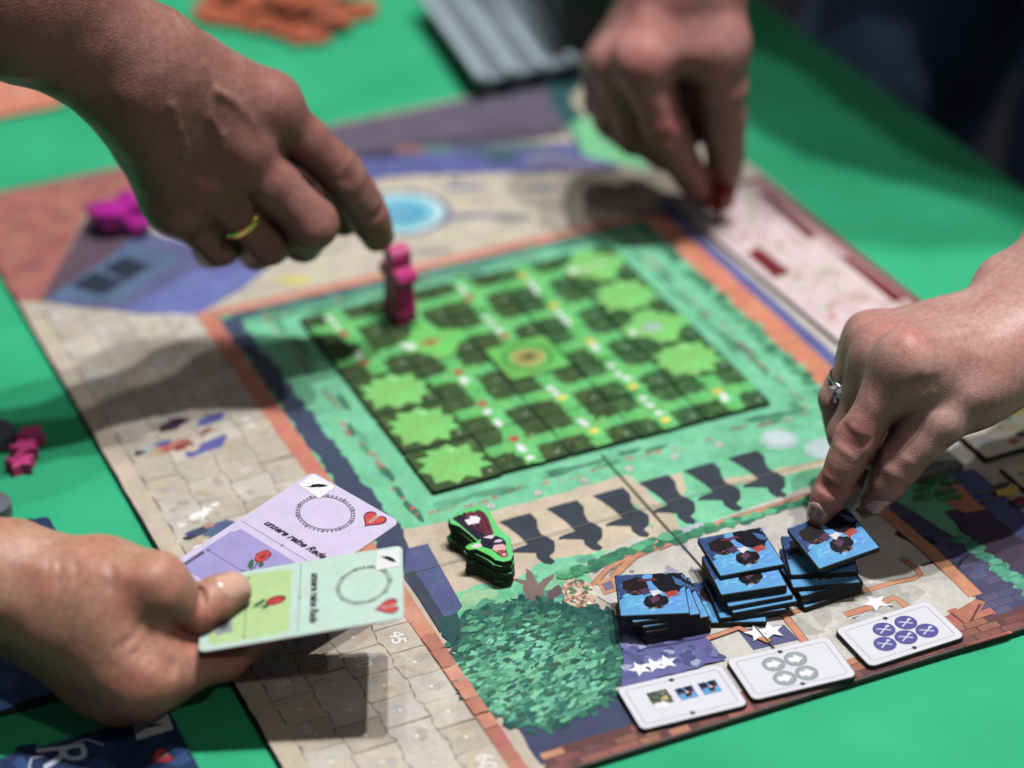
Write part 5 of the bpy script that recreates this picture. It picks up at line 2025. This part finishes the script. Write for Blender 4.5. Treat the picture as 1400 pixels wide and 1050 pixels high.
def ring_mesh(name, c, axis, R_, tube, flat=1.0, mat=None):
    ax = Vector(unit(axis))
    q = ax.to_track_quat('Z', 'Y').to_matrix()
    v, f = [], []
    n, m = 48, 12
    for i in range(n):
        a = 2 * math.pi * i / n
        for k in range(m):
            e = 2 * math.pi * k / m
            r = R_ + tube * math.cos(e)
            v.append(tuple(Vector(c) + q @ Vector((r * math.cos(a), r * math.sin(a), tube * flat * math.sin(e)))))
    for i in range(n):
        for k in range(m):
            f.append((i * m + k, ((i + 1) % n) * m + k, ((i + 1) % n) * m + (k + 1) % m, i * m + (k + 1) % m))
    me = bpy.data.meshes.new(name)
    me.from_pydata(v, [], f)
    me.polygons.foreach_set('use_smooth', [True] * len(f))
    me.materials.append(mat)
    return me


VIEW = -CF      # towards the lens


# ---------------------------------------------------------------- hand over the pink figure (upper left)
def hand_pawn():
    D = dep(b(546, 432)) - .066
    s = .95
    H = Hand()
    q = lambda px, py, o: J(px, py, D + o)
    idx = [q(366, 146, -.058), q(466, 238, -.030), q(498, 284, -.014), q(515, 322, .001)]
    mid_ = [q(322, 198, -.062), q(428, 306, -.043), q(412, 330, -.014), q(380, 306, .006)]
    rng_ = [q(276, 240, -.058), q(368, 332, -.034), q(352, 342, -.010), q(334, 316, .004)]
    pnk = [q(240, 276, -.050), q(300, 334, -.028), q(290, 342, -.010), q(278, 322, .002)]
    thb = [q(300, 120, -.040), q(392, 200, -.014), q(440, 262, -.004), q(470, 300, .006)]
    H.finger('index', idx, [.0122, .0106, .0097, .0080])
    H.finger('middle', mid_, [.0122, .0112, .0094, .0076])
    H.finger('ring', rng_, [.0116, .0099, .0089, .0076])
    H.finger('little', pnk, [.0112, .0096, .0081, .0067])
    H.finger('thumb', thb, [.0145, .0118, .0100, .0081])
    w1, w2 = q(212, 80, -.092), q(180, 124, -.090)       # radial and ulnar side of the wrist
    for j, wpt, ra in ((idx, w1 * .85 + w2 * .15, .0165), (mid_, w1 * .55 + w2 * .45, .0165), (rng_, w1 * .3 + w2 * .7, .016), (pnk, w1 * .05 + w2 * .95, .015)):
        H.palm.append((wpt, j[0], ra + .001, .0138, .018))
    H.palm.append((w1 * .7 + w2 * .3, thb[0], .017, .016, .014))
    # palm flesh below
    for j, wpt in ((idx, w1), (mid_, (w1 + w2) / 2), (pnk, w2)):
        H.palm.append((wpt + CF * .010, j[0] + CF * .014, .015, .012, .012))
    e1, e2 = q(28, -42, -.138), q(-8, 8, -.136)
    H.arm.append((e1, w1, .0235, .0180, .02))
    H.arm.append((e2, w2, .0235, .0180, .02))
    e3 = e1 + (e1 - w1) * .8
    e4 = e2 + (e2 - w2) * .8
    H.arm.append((e3, e1, .028, .0235, .02))
    H.arm.append((e4, e2, .028, .0235, .02))
    # knuckle heads, tendons, wrist bone
    for j, r in ((idx, .0118), (mid_, .0124), (rng_, .0112), (pnk, .0105)):
        n = unit(VIEW * .8 + np.array((0, 0, .6)))
        H.bumps.append((j[0] + n * .0022, r, .010))
        H.flush.append((j[0] + n * .012, .010, .5))
        H.flush.append((j[1], .010, .35))
    H.flush.append((idx[3], .012, .4))
    for j, wpt in ((idx, w1 * .7 + w2 * .3), (mid_, w1 * .55 + w2 * .45), (rng_, w1 * .4 + w2 * .6)):
        n = VIEW * .0118
        H.tendons.append((wpt + n * 1.25, j[0] + n * .95, .0030))
    knuckle_folds(H, idx[1], idx[2] - idx[0], VIEW + CR * .6 + CU * .3, .0106, 4, .0025, .0009)
    knuckle_folds(H, idx[2], idx[3] - idx[1], VIEW + CR * .6 + CU * .3, .0096, 3, .0022, .0008)
    # veins on the back of the hand
    for pts in ([(236, 92), (262, 118), (268, 150), (292, 176), (300, 206)], [(262, 118), (300, 132), (330, 160)], [(214, 122), (232, 160), (250, 196), (256, 226)]):
        W_ = [q(x, y, -.100 + .030 * (x - 210) / 130) for x, y in pts]
        H.veins.append(W_)
    t = empty('person', tuple(H.arm[-1][0]))
    t.location = (0, 0, 0)
    mat = skin_mat('tanned_skin', (174, 128, 116), (160, 94, 88), (146, 102, 92))
    H.build('arm_and_hand', t, mat)
    H.nail(idx[3], idx[3] - idx[2], CR * .9 + VIEW * .2 - CU * .1 + CF * .5, .012, .0105, nail_mat('man_nail', (196, 150, 136)), t)
    gold = plain('gold', (220, 184, 112), .2, .02, 50, metal=1.0)
    c = rng_[0] * .38 + rng_[1] * .62
    r_o = put('wedding_ring', ring_mesh('wedding_ring', c, rng_[1] - rng_[0], .0110, .0011, 1.8, gold), None, t)
    tag(t, 'bare tanned forearm and hand with gold ring, index finger over the pink figure', 'person')


# ---------------------------------------------------------------- hand placing the red cube (far right)
def hand_cube():
    D = dep(CUBE)
    H = Hand(.0012)
    q = lambda px, py, o: J(px, py, D + o)
    idx = [q(878, 84, -.052), q(908, 176, -.036), q(936, 226, -.020), q(957, 262, -.003)]
    mid_ = [q(846, 88, -.036), q(868, 176, -.012), q(906, 208, -.008), q(942, 184, -.014)]
    rng_ = [q(834, 88, -.018), q(838, 164, .006), q(868, 190, .008), q(900, 176, .004)]
    pnk = [q(832, 92, .000), q(822, 140, .018), q(846, 166, .020), q(872, 160, .014)]
    thb = [q(972, 60, -.052), q(985, 120, -.040), q(990, 186, -.022), q(993, 236, -.006)]
    H.finger('index', idx, [.0125, .0110, .0092, .0068])
    H.finger('middle', mid_, [.0120, .0106, .0092, .0075])
    H.finger('ring', rng_, [.0116, .0102, .009, .0074])
    H.finger('little', pnk, [.0108, .0092, .008, .0066])
    H.finger('thumb', thb, [.0165, .0135, .0112, .0080])
    w1, w2 = q(966, -40, -.058), q(922, -44, -.036)
    for j, wpt in ((idx, w1 * .6 + w2 * .4), (mid_, w1 * .4 + w2 * .6), (rng_, w1 * .2 + w2 * .8), (pnk, w2)):
        H.palm.append((wpt, j[0], .017, .0125, .012))
    H.palm.append((w1, thb[0], .018, .0165, .014))
    H.palm.append((thb[0], idx[0] * .7 + thb[0] * .3, .014, .011, .012))
    H.palm.append((thb[0] + CF * .022, mid_[0] + CF * .020 - CU * .012, .016, .015, .012))
    H.palm.append((thb[1] + CF * .026, mid_[1] + CF * .024 + CU * .006, .014, .013, .012))
    H.palm.append((q(948, 118, -.010), q(930, 158, -.002), .013, .012, .012))
    H.arm.append((q(985, -190, -.080), w1, .028, .019, .02))
    H.arm.append((q(915, -190, -.060), w2, .028, .019, .02))
    for j, r in ((idx, .0118), (mid_, .0112)):
        H.bumps.append((j[0] + np.array((0, 0, .002)), r, .008))
        H.flush.append((j[0] + VIEW * .008, .010, .55))
        H.flush.append((j[1] + VIEW * .008, .010, .5))
    for j in (idx, thb, mid_):
        H.flush.append((j[3], .012, .55))
    H.flush.append((rng_[0], .014, .7))
    H.flush.append((thb[1], .016, .4))
    knuckle_folds(H, thb[2], thb[3] - thb[1], CR * .9 + VIEW * .3, .0112, 3, .003)
    knuckle_folds(H, idx[1], idx[2] - idx[0], VIEW - CR * .6, .0108, 3, .003)
    t = empty('person')
    mat = skin_mat('rosy_skin', (208, 156, 146), (194, 104, 100), (190, 134, 126))
    H.build('arm_and_hand', t, mat)
    H.nail(thb[3], thb[3] - thb[2], CR * .85 + VIEW * .5, .0125, .0105, nail_mat('rosy_nail', (222, 184, 178)), t)
    tag(t, 'bare hand reaching down, setting a red cube on the white panel', 'person')


# ---------------------------------------------------------------- hand with the diamond ring lifting a blue tile (right)
def hand_tile():
    D = dep(b(1140, 722, HELD_Z))
    H = Hand(.001)
    dn3 = np.array((0, 0, -1.0))
    q = lambda px, py, o: J(px, py, D + o)
    idx = [q(1240, 494, -.026), q(1171, 600, -.015), q(1142, 662, -.007), q(1121, 700, -.001)]
    mid_ = [q(1208, 486, -.006), q(1162, 594, .010), q(1176, 640, .020), q(1192, 660, .016)]
    rng_ = [q(1196, 474, .012), q(1148, 546, .026), q(1156, 590, .034), q(1176, 618, .030)]
    pnk = [q(1192, 466, .028), q(1152, 530, .040), q(1160, 560, .046), q(1176, 580, .042)]
    thb = [q(1348, 514, -.004), q(1278, 574, -.016), q(1232, 632, -.014), q(1194, 684, -.003)]
    H.finger('index', idx, [.0106, .0087, .0074, .0055])
    H.finger('middle', mid_, [.0108, .0092, .0080, .0066])
    H.finger('ring', rng_, [.0104, .0086, .0076, .0064])
    H.finger('little', pnk, [.0098, .0078, .007, .0058])
    H.finger('thumb', thb, [.0155, .0118, .0092, .0060])
    w1, w2 = q(1396, 474, .004), q(1390, 436, .028)
    for j, wpt, ra in ((idx, w1, .0165), (mid_, w1 * .6 + w2 * .4, .0165), (rng_, w1 * .3 + w2 * .7, .016), (pnk, w2, .015)):
        H.palm.append((wpt, j[0], ra, .0112, .012))
    H.palm.append((w1, thb[0], .018, .016, .014))
    H.palm.append((thb[0] * .6 + thb[1] * .4, idx[0] * .75 + thb[1] * .25, .0115, .0085, .014))
    H.palm.append((thb[1] * .7 + idx[0] * .3 + CF * .006, idx[0] * .45 + idx[1] * .3 + thb[1] * .25 + CF * .008, .009, .0075, .010))
    H.palm.append((mid_[0] + dn3 * .01, mid_[1] * .5 + thb[2] * .5, .010, .009, .008))
    # palm flesh on the shaded side
    dn = np.array((0, 0, -1.0))
    for j in (idx, mid_, pnk):
        H.palm.append((w1 * .5 + w2 * .5 + dn * .012, j[0] + dn * .014, .014, .010, .012))
    H.arm.append((q(1510, 392, .020), w1, .025, .0185, .02))
    H.arm.append((q(1490, 320, .044), w2, .025, .0172, .02))
    up3 = np.array((0, 0, 1.0))
    for j, r in ((idx, .0110), (mid_, .0106), (rng_, .0098), (pnk, .0092)):
        H.bumps.append((j[0] + up3 * .0012 + VIEW * .001, r, .006))
        H.flush.append((j[0] + up3 * .010 + VIEW * .004, .0095, .5))
    H.flush.append((idx[1] + VIEW * .008, .009, .55))
    H.flush.append((idx[2] + VIEW * .007, .008, .5))
    H.flush.append((idx[3], .010, .45))
    H.flush.append((thb[3], .012, .5))
    H.flush.append((thb[2], .012, .3))
    for j, k in ((idx, .0), (mid_, .35), (rng_, .7)):
        n = unit(up3 + VIEW * .4)
        H.tendons.append((w1 * (1 - k) + w2 * k + n * .0148, j[0] + n * .0098, .0022))
    # ulna head at the wrist
    H.bumps.append((q(1374, 388, .036), .0125, .010))
    dI = unit(VIEW - CR * .35 + CU * .25)
    knuckle_folds(H, idx[1], idx[2] - idx[0], dI, .0087, 5, .0019, .0008, .8)
    knuckle_folds(H, idx[2], idx[3] - idx[1], dI, .0074, 3, .0018, .0007, .7)
    knuckle_folds(H, thb[2], thb[3] - thb[1], VIEW, .0098, 4, .0022, .0008, .8)
    # creases where the thumb folds against the palm, and over the knuckles
    H.creases.append(([q(1272, 532, -.05), q(1264, 546, -.05), q(1250, 556, -.05), q(1238, 562, -.05)], .0021))
    for pts in ([(1284, 534), (1278, 552), (1262, 568)], [(1294, 532), (1290, 552), (1276, 572)], [(1306, 530), (1302, 552), (1290, 574)], [(1318, 528), (1316, 550), (1304, 574)]):
        H.creases.append(([q(x, y, -.05) for x, y in pts], .0009))
    for pts in ([(1350, 420), (1366, 440), (1376, 470)], [(1362, 410), (1380, 436), (1392, 470)]):
        H.creases.append(([q(x, y, -.05) for x, y in pts], .0006))
    t = empty('person')
    mat = skin_mat('fair_skin', (208, 168, 156), (196, 118, 110), (192, 150, 138), .2)
    H.build('arm_and_hand', t, mat)
    nm = nail_mat('manicured_nail', (222, 178, 170))
    H.nail(idx[3], idx[3] - idx[2], VIEW - CR * .45 + CU * .1, .0175, .0098, nm, t, .3, .36)
    H.nail(thb[3], thb[3] - thb[2], VIEW * .9 + CR * .5, .0165, .0092, nm, t, .3, .42)
    silver = plain('white_gold', (206, 206, 210), .14, .02, 50, metal=1.0)
    c = rng_[0] * .30 + rng_[1] * .70
    put('diamond_ring', ring_mesh('diamond_ring', c, rng_[1] - rng_[0], .0094, .0008, 1.3, silver), None, t)
    ro = t.children[-1]

    def diamond():
        m, nt, p = _new('diamond')
        p.inputs['Base Color'].default_value = (.95, .96, 1, 1)
        p.inputs['Roughness'].default_value = .02
        p.inputs['Transmission Weight'].default_value = .6
        p.inputs['IOR'].default_value = 2.2
        return m
    dm = diamond()
    axd = unit(rng_[1] - rng_[0])
    out = unit(VIEW - axd * (VIEW @ axd) - CR * .25)
    sd = np.cross(axd, out)
    for a_, e_, r in ((0, 0, .0026), (.0036, .0005, .0019), (-.0036, .0005, .0019), (0, .0034, .0017), (.0002, -.0034, .0017)):
        bm = bmesh.new()
        bmesh.ops.create_icosphere(bm, subdivisions=1, radius=r)
        me = bpy.data.meshes.new('gemstone')
        bm.to_mesh(me)
        bm.free()
        g = put('gemstone', me, dm, ro)
        g.location = tuple(c + out * .0106 + sd * a_ + axd * e_)
    tag(t, 'fair hand with a diamond ring lifting a blue picture tile', 'person')


# ---------------------------------------------------------------- hand holding the two cards (lower left)
def hand_cards():
    gp = Vector(GC[0])
    gu = (Vector(GC[1]) - gp)
    gv = (Vector(GC[3]) - gp)
    nrm = gu.cross(-gv).normalized()
    if nrm.z < 0:
        nrm = -nrm

    def on_card(px, py, h):
        d = Vector(ray(px, py))
        c = Vector(CAM)
        t = ((gp - c).dot(nrm)) / d.dot(nrm)
        return np.array(c + d * t + nrm * h)
    def under(px, py, o):
        d = Vector(ray(px, py))
        c = Vector(CAM)
        t = ((gp - c).dot(nrm)) / d.dot(nrm)
        return np.array(c + d * (t + o))
    tipP = on_card(321, 828, .0066)
    D = dep(tipP)
    H = Hand(.001)
    q = lambda px, py, o: J(px, py, D + o)
    thb = [q(140, 806, -.010), q(214, 802, -.019), q(266, 834, -.009), tipP]
    idx = [q(196, 924, -.014), q(302, 896, .000), under(345, 866, .020), under(388, 838, .0165)]
    mid_ = [q(166, 938, .000), q(274, 886, .022), under(325, 848, .034), under(372, 822, .026)]
    rng_ = [q(142, 930, .010), q(240, 882, .034), under(286, 850, .046), under(330, 826, .040)]
    pnk = [q(132, 912, .018), q(196, 884, .040), under(232, 860, .052), under(262, 846, .048)]
    H.finger('thumb', thb, [.0165, .0106, .0089, .0074])
    H.finger('index', idx, [.0128, .0096, .0082, .0070])
    H.finger('middle', mid_, [.0122, .0094, .0082, .0072])
    H.finger('ring', rng_, [.0118, .0092, .0080, .0070])
    H.finger('little', pnk, [.0110, .0086, .0076, .0066])
    w1, w2 = q(16, 794, -.006), q(8, 804, .018)
    for j, wpt, ra in ((idx, w1 * .8 + w2 * .2, .0175), (mid_, w1 * .5 + w2 * .5, .017), (rng_, w1 * .25 + w2 * .75, .0165), (pnk, w2, .016)):
        H.palm.append((wpt, j[0], ra, .0128, .014))
    H.palm.append((w1, thb[0], .0185, .0170, .014))
    H.palm.append((thb[0], idx[0], .0150, .0120, .014))
    H.palm.append((q(168, 830, -.014), q(186, 900, -.014), .0140, .0120, .014))
    H.palm.append((q(120, 850, -.006), q(170, 905, -.006), .018, .015, .016))
    H.arm.append((q(-130, 776, -.016), w1, .0205, .0172, .02))
    H.arm.append((q(-130, 790, .008), w2, .0205, .0172, .02))
    # base knuckle of the thumb, index knuckle
    H.bumps.append((thb[1] + CU * .001 + VIEW * .001, .0108, .010))
    H.bumps.append((idx[0] + VIEW * .002, .0118, .008))
    H.flush += [(thb[1] + VIEW * .012, .012, .35), (idx[0] + VIEW * .012, .013, .5), (thb[3] + VIEW * .004, .010, .35), (idx[1], .020, .4), ((thb[1] + idx[0]) / 2 + CF * .012 + CR * .012, .016, .9)]
    dT = unit(VIEW + CU * .35)
    knuckle_folds(H, thb[2] - unit(thb[3] - thb[2]) * .0025, thb[3] - thb[1], dT, .0092, 3, .0021, .0008, .95)
    # web between thumb and index: strained folds fanning out to the index knuckle
    fan = ([(206, 858), (196, 880), (178, 902)], [(214, 862), (206, 886), (190, 908)], [(222, 872), (214, 894), (204, 914)], [(232, 884), (226, 902), (218, 922)],
           [(246, 892), (242, 908), (236, 926)], [(258, 898), (256, 912), (252, 926)], [(196, 850), (180, 872), (160, 888)])
    for pts in fan:
        H.creases.append(([q(x, y, -.030) for x, y in pts], .0014))
    for pts in ([(60, 742), (64, 770), (60, 800)], [(72, 744), (78, 770), (74, 806)], [(150, 770), (156, 790), (150, 812)], [(96, 756), (104, 776), (102, 800)]):
        H.creases.append(([q(x, y, -.030) for x, y in pts], .0007))
    # the palm seen in the hollow behind the web
    H.palm.append((q(200, 866, .022), q(258, 874, .030), .0115, .010, .004))
    H.flush.append((q(245, 868, .008), .016, .9))
    # tendon to the thumb
    H.tendons.append((w1 + VIEW * .014 + CU * .006, thb[1] + VIEW * .010 + CU * .004, .0030))
    t = empty('person')
    mat = skin_mat('warm_skin', (207, 160, 136), (200, 114, 98), (186, 138, 114))
    H.build('arm_and_hand', t, mat)
    H.nail(thb[3], thb[3] - thb[2], VIEW * .95 + CU * .42, .0150, .0122, nail_mat('thumb_nail', (226, 182, 158)), t)
    tag(t, 'bare forearm and hand holding two cards between thumb and fingers', 'person')


hand_pawn()
hand_cube()
hand_tile()
hand_cards()


# ---------------------------------------------------------------- someone in dark jeans standing behind the table edge
def jeans_person():
    """leaning in over the table: legs, hips, trunk, shoulders and head in one skin"""
    H = Hand(.007)
    V3 = lambda *a: np.array(a, float)
    hips = V3(.64, .43, .12)
    chest = V3(.430, .215, .45)
    for sx, kx in ((-1, V3(.50, .55, -.32)), (1, V3(.58, .33, -.32))):
        hp = hips + V3(.02, -.10 * sx, -.06)
        an = kx + V3(.07, .04, -.38)
        H.arm.append((hp, kx, .088, .064, .03))
        H.arm.append((kx, an, .064, .048, .03))
        H.arm.append((an, an + V3(-.15, -.03, -.02), .042, .034, .03))
    H.arm.append((hips, hips * .5 + chest * .5, .125, .115, .06))
    H.arm.append((hips * .5 + chest * .5, chest, .105, .100, .06))
    s1, s2 = chest + V3(.04, -.13, .03), chest + V3(-.04, .15, .02)
    H.arm.append((s1, s2, .075, .075, .05))
    neck = chest + V3(.02, -.06, .13)
    head = chest + V3(.055, -.115, .21)
    H.arm.append((chest, neck, .07, .052, .04))
    H.arm.append((neck, head, .055, .085, .03))
    H.arm.append((head, head + V3(-.02, -.02, .04), .085, .08, .03))
    for s_, el in ((s1, V3(.66, .13, .26)), (s2, V3(.60, .55, .24))):
        H.arm.append((s_, el, .058, .046, .03))
        H.arm.append((el, hips + V3(.0, -.13 if el[1] < .3 else .13, .0), .046, .04, .03))
    t = empty('person')
    m = plain('dark_denim', (120, 146, 190), .8, .35, 14, .4, 300)
    H.build('clothed_body', t, m, 0.003)
    tag(t, 'person in dark blue jeans standing behind the table edge', 'person')


jeans_person()
